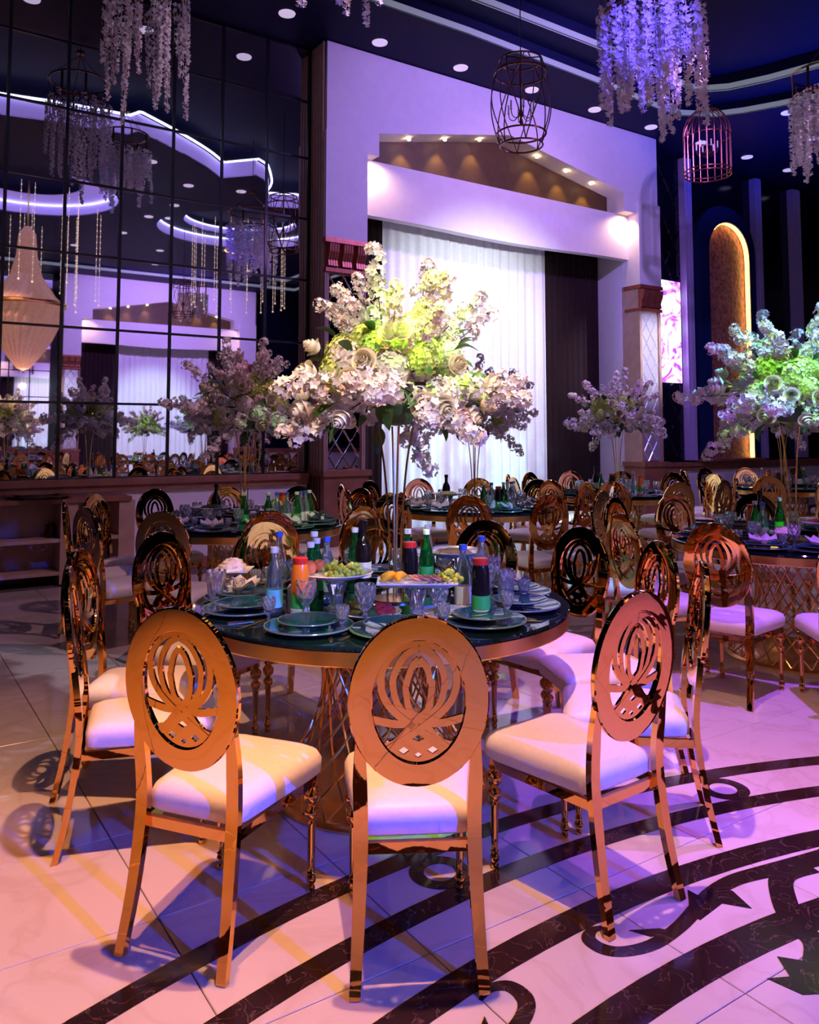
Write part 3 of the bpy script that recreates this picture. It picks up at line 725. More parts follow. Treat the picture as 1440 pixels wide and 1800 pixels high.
goblet = simple('goblet', goblet_g(), M['glass'], 'glass', None)
shot = simple('liqueur_glass', goblet_g(.64, .09), M['glass'], 'glass', None)
g = G(); g.lathe([(0, 0), (.032, 0), (.036, .05), (.044, .13), (.0415, .13), (.033, .05), (.028, .012), (0, .010)], 18, None, .07)
tumbler = simple('tumbler', g, M['glass'], 'glass', None)
def napkin_g():
    g = G(); v = []; f = []
    for k in range(9):
        a = PI * (k / 8 - .5) * .9; rr = .085 if k % 2 else .075; h = .055 if k % 2 else .03
        v += [(.0, -.05, .012), (rr * math.sin(a) * 1.1, -.05 + rr * math.cos(a) * 1.5, h)]
    for k in range(8): f.append((2 * k, 2 * k + 1, 2 * k + 3))
    m = len(v); v += [(p[0], p[1], p[2] - .008) for p in v]; f += [tuple(i + m for i in q[::-1]) for q in f]
    g.add(v, f); g.box((0, -.055, .012), (.03, .03, .022)); return g
napkin = simple('folded_napkin', napkin_g(), M['linen'], 'napkin', None)
g = G(); g.ribbon([(0, -.10), (0, -.02), (0, .0), (0, .06), (0, .10)], [.010, .013, .010, .017, .006], .0025, None, .002); knife = simple('knife', g, M['gold2'], 'cutlery')
g = G(); g.ribbon([(0, -.10), (0, .02), (0, .045), (0, .06)], [.012, .007, .018, .022], .0025, None, .002)
for k in (-1, 0, 1): g.ribbon([(k * .008, .058), (k * .008, .10)], .0045, .0025, None, .002)
fork = simple('fork', g, M['gold2'], 'cutlery')
def bottle(name, prof, mt, capm, cap_h, labels, cat='bottle'):
    t = thing(name, '', cat); g = G(); g.lathe(prof, 16); part('body', g, mt, t, 40)
    r, z = prof[-1]; g = G(); g.lathe([(r + .002, z - cap_h * .6), (r + .003, z), (r + .003, z + cap_h * .4), (r, z + cap_h * .45), (0, z + cap_h * .45)], 14); part('cap', g, capm, t, 40)
    for rr, z0, z1, lm in labels: g = G(); g.lathe([(rr, z0), (rr + .001, z0 + .001), (rr + .001, z1 - .001), (rr, z1)], 18); part('label', g, lm, t, 40)
    return Once(t)
jp = [(0, 0), (.034, 0), (.036, .006), (.036, .09), (.038, .10), (.036, .11), (.036, .17), (.030, .20), (.027, .215)]
juice = bottle('juice_bottle', jp, M['orange'], M['red'], .03, [(.0365, .035, .088, M['greenlabel']), (.0372, .008, .034, M['whitelabel'])])
cherry = bottle('juice_bottle', jp, M['darkbottle'], M['red'], .03, [(.0365, .035, .088, M['greenlabel']), (.0372, .008, .034, M['whitelabel'])])
wp = [(0, 0), (.032, 0), (.034, .008), (.034, .13), (.028, .17), (.014, .215), (.013, .245), (.014, .255)]
water = bottle('water_bottle', wp, M['clearglass'], M['bluecap'], .022, [(.0345, .03, .10, M['whitelabel'])])
water2 = bottle('water_bottle', wp, M['clearglass'], M['whitelabel'], .022, [(.0345, .03, .10, M['teal'])])
green = bottle('mineral_bottle', wp, M['greenglass'], M['whitelabel'], .022, [(.0345, .045, .095, M['greenlabel'])])
win = [(0, 0), (.036, 0), (.038, .006), (.038, .19), (.030, .22), (.015, .245), (.0145, .30), (.016, .305)]
wine = bottle('wine_bottle', win, M['darkbottle'], M['darkbottle'], .03, [(.0385, .06, .13, M['whitelabel'])])
carton = thing('juice_carton', '', 'carton'); g = G(); g.box((0, 0, .05), (.07, .05, .10)); part('box', g, M['whitelabel'], carton)
g = G(); g.box((.0355, 0, .05), (.003, .046, .094)); part('side_band', g, M['teal'], carton); carton = Once(carton)
# serving dishes
def stand_dish(name, kind, w, d, h):
    t = thing(name, '', 'dish'); g = G()
    if kind == 'rect':
        for z, s in ((h, .90), (h + .012, 1.0)): pass
        v = []; 
        for z, s in ((h, .8), (h + .014, 1.), (h + .018, 1.), (h + .008, .84)):
            v += [(-w / 2 * s, -d / 2 * s, z), (w / 2 * s, -d / 2 * s, z), (w / 2 * s, d / 2 * s, z), (-w / 2 * s, d / 2 * s, z)]
        f = [(0, 3, 2, 1), (12, 13, 14, 15)] + [(i * 4 + k, i * 4 + (k + 1) % 4, i * 4 + 4 + (k + 1) % 4, i * 4 + 4 + k) for i in range(3) for k in range(4)]
        g.add(v, f)
    else:
        g.lathe([(0, h), (w * .33, h), (w * .47, h + .016), (w * .5, h + .022), (w * .485, h + .024), (w * .34, h + .008), (0, h + .007)], 32, Matrix.Diagonal((1, d / w, 1, 1)))
    part('platter', g, M['white'], t, 40)
    if h > .03:
        g = G(); g.lathe([(0, 0), (.052, 0), (.05, .008), (.026, .02), (.030, h * .5), (.05, h * .85), (.056, h - .001), (0, h - .001)], 18, None, .08); part('glass_foot', g, M['glass'], t, None)
    return t
rectdish = Once(stand_dish('stand_platter', 'rect', .31, .17, .13))
rnddish = Once(stand_dish('stand_bowl', 'round', .30, .30, .13))
sqdish = Once(stand_dish('stand_square_dish', 'rect', .17, .17, .07))
flatdish = Once(stand_dish('serving_plate', 'round', .25, .25, .004))
ovaldish = Once(stand_dish('serving_platter', 'round', .34, .22, .004))
def ball(r, m, n=6):
    g = G(); g.lathe([(r * math.sin(PI * k / n) if 0 < k < n else 0, -r * math.cos(PI * k / n)) for k in range(n + 1)], 8, m); return g
def cluster(count, r, ax, ay, az, seed):
    rr = random.Random(seed); g = G()
    for _ in range(count):
        a = rr.uniform(0, 2 * PI); q = math.sqrt(rr.random()); z = r + az * (1 - q * q) * rr.uniform(.3, 1)
        b = ball(r * rr.uniform(.85, 1.1), T(ax * q * math.cos(a), ay * q * math.sin(a), z), 5); g.add(b.v, b.f)
    return g
grapes = Once(thing('grape_bunch', '', 'grapes')); gb = cluster(34, .0105, .055, .038, .04, 3); part('berries', gb, M['grape'], grapes.o, 60)
g = G(); g.tube([(0, 0, .04), (.02, .01, .06), (.05, .015, .065)], .0025, 5); part('stalk', g, M['stem'], grapes.o); proto(grapes.o)
def lumpy(ax, ay, az, seed, n=10):
    rr = random.Random(seed); g = G(); v = []; f = []; m = 16
    for j in range(n):
        u = j / (n - 1)
        for k in range(m):
            a = 2 * PI * k / m; q = math.cos(u * PI / 2) ** .8 if j < n - 1 else .02; w = 1 + .16 * rr.uniform(-1, 1)
            v.append((ax * q * w * math.cos(a), ay * q * w * math.sin(a), az * math.sin(u * PI / 2) * (1 + .15 * rr.uniform(-1, 1)) if j else 0))
    f = [(j * m + k, j * m + (k + 1) % m, (j + 1) * m + (k + 1) % m, (j + 1) * m + k) for j in range(n - 1) for k in range(m)] + [tuple(range(m - 1, -1, -1)), tuple((n - 1) * m + k for k in range(m))]
    g.add(v, f); return g
def heap(name, mt, ax, ay, az, loc, label, cat, seed):
    o = thing(name, label, cat, loc, 0, None, lumpy(ax, ay, az, seed).mesh(name, mt, 35)); o['kind'] = 'stuff'; return o
peach = simple('peach', ball(.028, Matrix.Diagonal((1, 1, .9, 1)) @ T(0, 0, .028), 8), M['peach'], 'fruit', 60)
g = G(); g.tube([(-.06, 0, .018), (-.03, .012, .024), (0, .016, .026), (.03, .012, .024), (.06, 0, .018)], [.006, .016, .018, .016, .005], 8); banana = simple('banana', g, M['yellow'], 'fruit', 60)
g = G(); g.lathe([(0, 0), (.03, 0), (.032, .003), (.03, .006), (0, .006)], 14, RY(.35) @ Matrix.Diagonal((1, .75, 1, 1)) @ T(0, 0, .012)); slc = simple('cold_cut_slice', g, M['meat'], 'meat')
g = lumpy(.032, .02, .024, 5); breadP = simple('bread_roll', g, M['bread'], 'bread', 50)
# wicker crate
crate = thing('bread_crate', '', 'basket'); 
for k in range(5):
    g = G(); s = .10 + .006 * k; z = .012 + k * .022
    g.tube([(-s * 1.5, -s, z), (s * 1.5, -s, z), (s * 1.5, s, z), (-s * 1.5, s, z)], .009, 5, None, True); part('slat', g, M['crate'], crate)
g = G(); g.box((0, 0, .004), (.29, .19, .008)); part('bottom', g, M['crate'], crate)
crate = Once(crate)

# ================================================================== FLOWERS
def floret(g, m, r, n=5):
    v = [(0, 0, 0)]; f = []
    for k in range(n):
        a = 2 * PI * k / n; d = PI / n * .95
        i = len(v); v += [(r * .62 * math.cos(a - d), r * .62 * math.sin(a - d), r * .18), (r * math.cos(a), r * math.sin(a), r * .34), (r * .62 * math.cos(a + d), r * .62 * math.sin(a + d), r * .18)]
        f.append((0, i, i + 1, i + 2))
    g.add(v, f, m)
def orient(p, d): 
    return Matrix.Translation(p) @ Vector(d).to_track_quat('Z', 'Y').to_matrix().to_4x4()
def rvec(rr):
    while 1:
        v = Vector((rr.uniform(-1, 1), rr.uniform(-1, 1), rr.uniform(-1, 1)))
        if .05 < v.length < 1: return v.normalized()
def blossom_branch(seed, L=.5):
    rr = random.Random(seed); bend = rr.uniform(-.25, .25); P = []
    for k in range(8):
        u = k / 7; P.append(Vector((bend * L * u * u, rr.uniform(-.01, .01), L * u)))
    st = G(); st.tube(P, [.0045 - .003 * k / 7 for k in range(8)], 5)
    g = G()
    for q in range(126):
        u = (.34, .46, .58, .70, .80, .90, .98)[q % 7]; i = min(int(u * 7), 6); c = P[i].lerp(P[i + 1], u * 7 - i); d = rvec(rr)
        a = (q % 7) * 2.4 + seed; c = c + Vector((math.cos(a), math.sin(a), 0)) * .030 * (1.3 - u)
        d.z += .2; d.normalize(); p = c + d * rr.uniform(.034, .048) * (1.2 - .45 * u)
        floret(g, orient(p, d) @ RZ(rr.uniform(0, 6)), rr.uniform(.016, .024))
    return st, g
def hydrangea(seed, R=.075):
    rr = random.Random(seed); g = G(); N = 120
    for k in range(N):
        z = 1 - 1.55 * (k + .5) / N; a = k * 2.39996; q = math.sqrt(max(0, 1 - z * z)); d = Vector((q * math.cos(a), q * math.sin(a), z)) + rvec(rr) * .15
        d.normalize(); floret(g, orient(d * R * rr.uniform(.9, 1.06), d) @ RZ(rr.uniform(0, 6)), rr.uniform(.013, .017), 4)
    b = ball(R * .86, None, 7); g.add(b.v, b.f); return g
def rose(seed, R=.045):
    rr = random.Random(seed); g = G()
    for ring, (n, r0, r1, h, tiltv) in enumerate(((3, .03, .10, 1.30, .0), (3, .10, .27, 1.24, .02), (4, .20, .46, 1.12, .06), (5, .30, .70, .94, .16), (6, .36, .98, .66, .36))):
        for k in range(n):
            a = 2 * PI * k / n + ring * .6; wd = PI / n * 1.35; v = []; f = []
            for j in range(4):
                u = j / 3; rad = R * (r0 + (r1 - r0) * (u ** .7)) ; z = R * (h * u * 1.28 - (.18 * tiltv * 3 if j == 3 else 0))
                for i in range(4):
                    b = a + wd * (i / 3 - .5) * 2 * (.55 + .45 * math.sin(PI * min(u + .2, 1) * .8)); v.append((rad * math.cos(b), rad * math.sin(b), z))
            f = [(j * 4 + i, j * 4 + i + 1, j * 4 + 5 + i, j * 4 + 4 + i) for j in range(3) for i in range(3)]
            g.add(v, f)
    g.lathe([(0, -R * .1), (R * .30, 0), (R * .28, R * .5), (R * .05, R * .95), (0, R * 1.0)], 8); return g
def leaf_g(L=.09, w=.042):
    g = G(); v = []; f = []
    for j in range(6):
        u = j / 5; ww = w * math.sin(PI * min(1, u * .94 + .06)) ** .8 / 2; z = .18 * L * math.sin(PI * u) - .1 * L * u
        v += [(-ww, L * u, z + ww * .3), (0, L * u, z), (ww, L * u, z + ww * .3)]
    for j in range(5): f += [(j * 3, j * 3 + 1, j * 3 + 4, j * 3 + 3), (j * 3 + 1, j * 3 + 2, j * 3 + 5, j * 3 + 4)]
    g.add(v, f); g.tube([(0, -.03, -.005), (0, 0, 0)], .0018, 4); return g
BR = [blossom_branch(s) for s in range(5)]
BRst = [a.mesh('stem', M['stem'], 60) for a, b in BR]; BRm = [b.mesh('blossom_branch', M['petal'], None) for a, b in BR]; BRp = [b.mesh('blossom_branch', M['petal2'], None) for a, b in BR]
HY = [hydrangea(s).mesh('hydrangea_head', M[m], None) for s, m in ((1, 'petal'), (2, 'lime'), (3, 'lime'), (4, 'petal2'))]
RO = [rose(s).mesh('rose', M[m], 50) for s, m in ((1, 'rose'), (2, 'rose'), (3, 'pinkrose'), (4, 'bluerose'), (5, 'petal'))]
LF = leaf_g().mesh('leaf', M['leaf'], 60)
def make_bouquet(seed):
    rr = random.Random(seed); t = thing('floral_arrangement', '', 'bouquet')
    g = G(); g.lathe([(0, 0), (.10, 0), (.10, .008), (.03, .014), (0, .014)], 24); st = part('stand_base', g, M['gold2'], t, 40)
    for k in range(4):
        a = PI / 4 + k * PI / 2; pts = [(r * math.cos(a), r * math.sin(a), z) for r, z in ((.035, .012), (.026, .16), (.030, .34), (.046, .54), (.062, .66), (.08, .75))]
        g = G(); g.tube(catmull(pts, 3), .005, 6); part('stand_leg', g, M['gold2'], t, 60)
    g = G(); g.lathe([(0, .75), (.07, .76), (.09, .80), (.09, .90), (0, .94)], 16); part('floral_foam', g, M['leaf'], t, 40)
    C = Vector((0, 0, .94))
    def place(me, p, d, roll=None, name=None, s=1.):
        o = link(name or me.name.split('.')[0], me, t); o.matrix_basis = orient(p, d) @ RZ(rr.uniform(0, 6.28) if roll is None else roll) @ Matrix.Scale(s, 4); return o
    def sph(az, el): return Vector((math.cos(el) * math.cos(az), math.cos(el) * math.sin(az), math.sin(el)))
    for k in range(36):                                    # roses low around
        az = k * 2.39996; el = math.radians(rr.uniform(-38, 40)); d = sph(az, el); place(RO[rr.choice((0, 0, 0, 1, 1, 2, 4, 4))], C + Vector((d.x * .40, d.y * .40, d.z * .27)), d, None, 'rose', rr.uniform(1.0, 1.35))
    for k in range(30):
        az = k * 2.39996 + .9; el = math.radians(rr.uniform(-22, 75)); d = sph(az, el); place(HY[rr.choice((0, 1, 2, 2, 3, 0))], C + Vector((d.x * .27, d.y * .27, d.z * .24)), d, None, 'hydrangea_head', rr.uniform(.85, 1.2))
    for k in range(34):
        az = k * 2.39996 + .3; el = math.radians((rr.uniform(-38, 8) if k % 2 else rr.uniform(12, 72))); d = sph(az, el); i = k % 5
        s = rr.uniform(.80, 1.12) * (.92 if el > .5 else 1)
        b = place((BRp if k % 4 == 0 else BRm)[i], C + d * .09, d, None, 'blossom_branch', s); link('stem', BRst[i], b)
    for k in range(44):
        az = k * 2.39996 + 1.7; el = math.radians(rr.uniform(-50, 50)); d = sph(az, el); e = Vector((d.x, d.y, d.z - .2 + rr.uniform(-.4, .4))).normalized()
        q = e.to_track_quat('Y', 'Z').to_matrix().to_4x4(); o = link('leaf', LF, t); o.matrix_basis = Matrix.Translation(C + Vector((d.x * .33, d.y * .33, d.z * .27))) @ q @ RY(rr.uniform(-.8, .8)) @ Matrix.Scale(rr.uniform(.8, 1.5), 4)
    return t
bq = Once(make_bouquet(11)); bq_far = merged('floral_arrangement', bq.o)

# ================================================================== LAYOUT OF TABLES
DIRN = ['front', 'front right', 'right front', 'right', 'right rear', 'rear right', 'rear', 'rear left', 'left rear', 'left', 'left front', 'front left']
def dname(tx, ty, ang):                              # direction word as seen from the camera
    v = Vector((math.cos(ang), math.sin(ang))); a = math.atan2(v.x * rt.x + v.y * rt.y, -(v.x * fw.x + v.y * fw.y))
    return DIRN[int(round(math.degrees(a) / 30)) % 12]
TZ = .7701
SEAT1 = {-117: ('the chair nearest the camera', 1.21, 60.6), -148: ('the amber front left chair', 1.21, 35), -82: ('the pink front right chair', 1.17, 93), -50: ('the tall edge-on right chair', 1.20, 136),
         -22: ('the second chair up the right side', 1.20, None), 5: ('the rear right chair by the aisle', 1.22, None), 31: ('the far chair right of the bouquet stand', 1.20, None), 60: ('the far chair hidden behind the bouquet', 1.20, None),
         89: ('the far chair left of the bouquet stand', 1.20, None), 118: ('the rear left chair with coloured glints', 1.20, None), 147: ('the lilac-topped left chair', 1.20, None), 170: ('the leftmost edge-on chair', 1.14, -16)}
LAB1 = {-117: 'gold oval-back chair nearest the camera at front centre, seen from behind', -148: 'amber gold oval-back chair at front left of the near table',
        -82: 'gold chair with pink reflections on its back, front right of the near table', -50: 'gold chair seen edge-on at the right of the near table',
        -22: 'gold chair second up the right side, tucked behind the edge-on chair', 5: 'gold chair with red glints at the rear right of the near table',
        31: 'gold chair facing us across the near table, right of the bouquet stand', 60: 'gold chair across the near table, hidden behind the bouquet stand',
        89: 'gold chair facing us across the near table, left of the bouquet stand', 118: 'gold chair with rainbow glints at the rear left of the near table',
        147: 'gold chair with lilac-lit oval top at the left of the near table', 170: 'leftmost chair of the near table, seen edge-on'}
T1 = (1.88, 3.05)
t = table.put((*T1, 0), 0, 'near round table with dark glass top, gold rim and lattice base')
def setting(tx, ty, ang, where, full, key, tname):
    c, s = math.cos(ang), math.sin(ang); rz = ang + PI / 2
    def at(r, side): return (tx + r * c - side * s, ty + r * s + side * c)
    p = at(.60, 0); charger.put((*p, TZ), rz, 'dark teal glass charger plate ' + where)
    splate.put((*p, TZ + .0205), rz, 'small teal plate ' + where)
    if not ('nearest' in where or 'amber' in where or 'pink' in where) and (key % 2 == 0 or not full): napkin.put((*p, TZ + .0405), rz + .5, 'folded grey napkin ' + where)
    p = at(.46, -.10); goblet.put((*p, TZ), rz, 'cut crystal goblet ' + where)
    p = at(.58, -.19) if full else at(.52, -.18); shot.put((*p, TZ), rz, 'small cut liqueur glass ' + where)
    if full:
        p = at(.60, .185); fork.put((*p, TZ), rz + PI, 'gold fork ' + where)
        p = at(.62, -.172 - .06); knife.put((*p, TZ), rz + PI, 'gold knife ' + where)
for k, a in enumerate(sorted(SEAT1)):
    nm, r, hd = SEAT1[a]; an = math.radians(a); h = math.radians(hd) if hd is not None else an + PI
    rr_ = r - .0
    p = (T1[0] + rr_ * math.cos(an) , T1[1] + rr_ * math.sin(an))
    # chair origin lies .25 m ahead of its back plane
    chair.put((p[0] + .19 * math.cos(h), p[1] + .19 * math.sin(h), 0), h - PI / 2, LAB1[a])
    setting(*T1, an + .0, 'before ' + nm, True, k, 'near table')
bq.put((T1[0] + .05, T1[1] - .03, TZ), .4, 'large white and lime flower arrangement on gold legs on the near table')
N1 = ' on the near table'
def I(o, x, y, rz, label, z=TZ, **k): return o.put((x, y, z), rz, label, **k)
I(juice, 1.44, 2.95, .3, 'orange juice bottle with red cap and green label' + N1)
I(water2, 1.37, 3.04, .2, 'clear water bottle with teal label left of the orange juice')
I(carton, 1.47, 3.06, 1.0, 'small white and teal carton behind the orange juice bottle')
I(cherry, 2.02, 2.54, -.4, 'dark cherry juice bottle with red cap and green label')
I(water, 2.04, 2.68, .2, 'clear water bottle with white label behind the dark juice')
I(green, 1.56, 3.10, 0, 'green glass mineral bottle behind the orange juice')
I(green, 1.64, 3.20, 0, 'green glass mineral bottle left of the bouquet stand')
I(water, 1.70, 3.22, 0, 'clear water bottle with blue cap left of the bouquet stand')
I(wine, 1.92, 3.28, 0, 'dark wine bottle behind the bouquet stand')
I(green, 2.22, 3.20, 0, 'green mineral bottle right of the bouquet stand')
I(green, 2.16, 3.27, 0, 'green mineral bottle just behind its twin right of the stand')
I(water2, 2.34, 3.36, 0, 'clear bottle with pale cap at the rear right' + N1)
I(water, 2.28, 2.86, 0, 'clear bottle with blue cap behind the herb goblets at right')
I(water2, 1.74, 3.42, 0, 'clear mineral bottle with pale cap behind the dark wine bottle')
I(water, 1.60, 3.50, 0, 'clear mineral bottle with blue cap at the rear left, behind the stand')
I(green, 1.98, 3.46, 0, 'green mineral bottle at the rear, right of the wine bottle')
I(cherry, 2.06, 3.10, 0, 'dark juice bottle with red cap right of the bouquet stand')
I(rectdish, 1.80, 2.66, math.radians(-33), 'long white platter of fruit and cold cuts raised on crystal foot')
I(rnddish, 1.62, 2.98, 0, 'round white stand bowl heaped with grapes and peaches')
I(sqdish, 1.44, 3.66, math.radians(-33), 'square white dish of creamy salad raised at the left')
I(flatdish, 1.66, 2.78, 0, 'white plate of dark herbs and beet salad behind the front chair')
I(ovaldish, 1.93, 2.60, math.radians(-30), 'oval white platter of pale salad right of the front chair')
I(rnddish, 2.40, 3.22, 0, 'round stand bowl of nuts at the rear right' + N1)
I(sqdish, 1.80, 3.48, .2, 'square white stand dish at the rear' + N1)
I(flatdish, 1.74, 3.66, 0, 'white bowl plate with greens at the rear left' + N1)
def on(x, y, h): return (x, y, TZ + h)
def rot(cx, cy, a, dx, dy): return (cx + dx * math.cos(a) - dy * math.sin(a), cy + dx * math.sin(a) + dy * math.cos(a))
heap('creamy_salad', M['salad'], .066, .066, .055, on(1.44, 3.66, .0785), 'mound of creamy salad with dark berries in the square dish', 'salad', 1)
heap('herb_salad', M['herb'], .06, .08, .055, on(1.63, 2.80, .0125), 'heap of dark green herbs on the round white plate', 'salad', 2)
heap('beet_salad', M['beet'], .045, .055, .04, on(1.71, 2.76, .0125), 'dark red salad beside the green herbs', 'salad', 3)
heap('pale_salad', M['salad'], .115, .062, .03, on(1.93, 2.60, .0125), 'pale chopped salad on the oval white platter', 'salad', 4)
heap('mixed_nuts', M['bread'], .09, .09, .02, on(2.40, 3.22, .1385), 'brown nuts in the round stand bowl at rear right', 'nuts', 5)
heap('rear_salad', M['herb'], .07, .07, .03, on(1.74, 3.66, .0125), 'green leaf salad on the plate at the rear left', 'salad', 6)
heap('pink_salad', M['meat'], .06, .06, .03, on(1.80, 3.48, .0785), 'pink salad in the square dish at the table rear', 'salad', 8)
a = math.radians(-33)
I(grapes, 1.585, 2.915, .3, 'bunch of green grapes at the left of the stand bowl', TZ + .139)
I(grapes, 1.675, 2.94, 1.5, 'bunch of green grapes heaped at the middle of the stand bowl', TZ + .139)
I(grapes, 1.64, 3.04, 2.3, 'bunch of green grapes at the back of the stand bowl', TZ + .139)
for i, (dx, dy, w) in enumerate(((-.10, .045, 'leftmost red peach in the stand bowl'), (-.075, .09, 'red peach at the back left of the stand bowl'), (-.03, .10, 'red peach at the rear of the stand bowl'))):
    I(peach, 1.62 + dx, 2.98 + dy, 0, w, TZ + .143)
for i, (dx, w) in enumerate(((-.10, 'yellow banana at the left end of the long platter'), (-.055, 'yellow banana second from left on the long platter'))):
    p = rot(1.80, 2.66, a, dx, -.01); I(banana, p[0], p[1], a + 1.0 + .3 * i, w, TZ + .139)
for i in range(6):
    p = rot(1.80, 2.66, a, -.01 + .019 * i, .0 + .01 * (i % 2)); I(slc, p[0], p[1], a, 'overlapping cold cut slice on the long white platter', TZ + .141, group='cold cuts on the long platter')
p = rot(1.80, 2.66, a, .125, 0); I(grapes, p[0], p[1], 2, 'small bunch of green grapes at the right end of the long platter', TZ + .139)
I(tumbler, 2.30, 2.72, 0, 'cut crystal tumbler among the goblets at the right edge')
I(tumbler, 1.27, 3.42, 0, 'cut crystal tumbler near the left edge by the square dish')
I(goblet, 2.42, 2.96, 0, 'cut crystal goblet in the cluster at the right, behind the tumbler')
I(goblet, 1.62, 3.36, 0, 'cut crystal goblet standing at the rear left' + N1)

# --- other tables
def chairs_round(tx, ty, tname, a0, n, far=False, skip=()):
    for k in range(n):
        ang = math.radians(a0 + 360 * k / n); 
        if k in skip: continue
        r = 1.04; p = (tx + r * math.cos(ang), ty + r * math.sin(ang), 0)
        lb = 'gold chair at the %s of %s' % (dname(tx, ty, ang), tname)
        if not far: chair.put(p, ang + PI / 2, lb)
        else: thing('dining_chair', lb, 'chair', p, ang + PI / 2, None, chair_far)
T2 = (5.28, 3.22); n2 = 'the right-hand table'
table.put((*T2, 0), .2, 'round table at the right with gold lattice base and dark top')
chairs_round(*T2, n2, -166, 12)
for k in range(12):
    an = math.radians(-166 + 30 * k); setting(*T2, an, 'at the %s of %s' % (dname(*T2, an), n2), False, k, n2)
dup(bq.o, (*T2, TZ), 2.1, 'large bluish green-lit flower arrangement on the right-hand table').scale = (1.14, 1.14, 1.06)
def fan(tx, ty, lst, tname):
    for o, dx, dy, nm in lst: o.put((tx + dx, ty + dy, TZ), dx * 3, nm + ' on ' + tname)
fan(*T2, [(green, -.25, .12, 'green mineral bottle left of the bouquet stand'), (juice, -.14, .22, 'orange juice bottle'), (green, .16, .20, 'green mineral bottle right of the stand'), (wine, .05, .28, 'dark wine bottle'),
          (water, -.32, .02, 'clear water bottle'), (cherry, .2, -.1, 'dark juice bottle with green label'), (rnddish, -.10, -.27, 'round stand bowl'), (rectdish, .27, -.22, 'long raised white platter'), (sqdish, -.33, -.13, 'square stand dish'), (crate, -.30, .33, 'dark wicker bread crate'), (tumbler, .02, -.22, 'cut crystal tumbler')], n2)
for i, (dx, dy, w) in enumerate(((-.07, .02, 'left'), (.02, -.02, 'middle'), (.09, .03, 'right'))):
    breadP.put((T2[0] - .30 + dx, T2[1] + .33 + dy, TZ + .075), i, '%s bread roll in the dark wicker crate' % w)
heap('fruit_salad', M['peach'], .10, .10, .03, (T2[0] - .10, T2[1] - .27, TZ + .139), 'red fruit pieces in the round stand bowl of the right-hand table', 'fruit', 9)
heap('cold_cuts', M['meat'], .11, .05, .02, (T2[0] + .27, T2[1] - .22, TZ + .139), 'sliced meats on the long platter of the right-hand table', 'meat', 10)
heap('white_salad', M['salad'], .06, .06, .04, (T2[0] - .33, T2[1] - .13, TZ + .0785), 'pale salad in the square dish of the right-hand table', 'salad', 11)

T3 = (2.56, 6.28); n3 = 'the table before the mirror'
table.put((*T3, 0), .5, 'round dark-topped table standing before the mirror wall')
chairs_round(*T3, n3, -105, 12)
for k in range(12):
    an = math.radians(-105 + 30 * k); setting(*T3, an, 'at the %s of %s' % (dname(*T3, an), n3), False, k, n3)
dup(bq.o, (*T3, TZ), 3.4, 'pink-white flower arrangement standing before the mirror wall', cat='bouquet')
for i, (dx, dy) in enumerate(((.06, -.34), (.12, -.37), (.19, -.40), (.27, -.41), (.33, -.36), (.39, -.32), (.45, -.27))):
    (water if i % 3 else green).put((T3[0] + dx, T3[1] + dy, TZ), 0, 'mineral bottle %s in the row on %s' % (('farthest left', 'second from left', 'third from left', 'in the middle', 'third from right', 'second from right', 'farthest right')[i], n3))
fan(*T3, [(wine, -.2, .1, 'dark wine bottle'), (green, -.10, -.25, 'green mineral bottle'), (rectdish, .25, -.05, 'raised white platter'), (rnddish, -.30, -.08, 'round stand bowl'), (juice, .36, .05, 'orange juice bottle'), (sqdish, .12, .3, 'square stand dish')], n3)
grapes.put((T3[0] + .25, T3[1] - .05, TZ + .139), 0, 'green grapes on the raised platter before the mirror wall')
heap('green_salad', M['herb'], .09, .09, .03, (T3[0] - .30, T3[1] - .08, TZ + .139), 'green salad in the stand bowl before the mirror wall', 'salad', 12)

T4 = (5.02, 6.40); n4 = 'the table before the white curtain'
table.put((*T4, 0), .1, 'round dark-topped table standing before the white curtain')
chairs_round(*T4, n4, -100, 12)
for k in range(12):
    an = math.radians(-100 + 30 * k); setting(*T4, an, 'at the %s of %s' % (dname(*T4, an), n4), False, k, n4)
dup(bq.o, (*T4, TZ - .0), 5.0, 'flower arrangement half hidden behind the near bouquet')
for i, (dx, dy, o) in enumerate(((-.19, -.38, green), (-.12, -.41, water), (-.05, -.43, cherry), (.02, -.42, green), (.09, -.40, water2), (.16, -.37, water), (.22, -.33, water2))):
    o.put((T4[0] + dx, T4[1] + dy, TZ), 0, 'bottle %s in the row on %s' % (('farthest left', 'second from left', 'third from left', 'in the middle', 'third from right', 'second from right', 'farthest right')[i], n4))
fan(*T4, [(wine, -.2, .2, 'dark wine bottle'), (rectdish, .3, .1, 'raised white platter'), (rnddish, -.33, .0, 'round stand bowl')], n4)
heap('leaf_salad', M['lime'], .09, .09, .03, (T4[0] - .33, T4[1], TZ + .139), 'lime green salad in the stand bowl before the curtain', 'salad', 13)
heap('meat_slices', M['meat'], .11, .05, .02, (T4[0] + .3, T4[1] + .1, TZ + .139), 'sliced meats on the raised platter before the curtain', 'meat', 14)

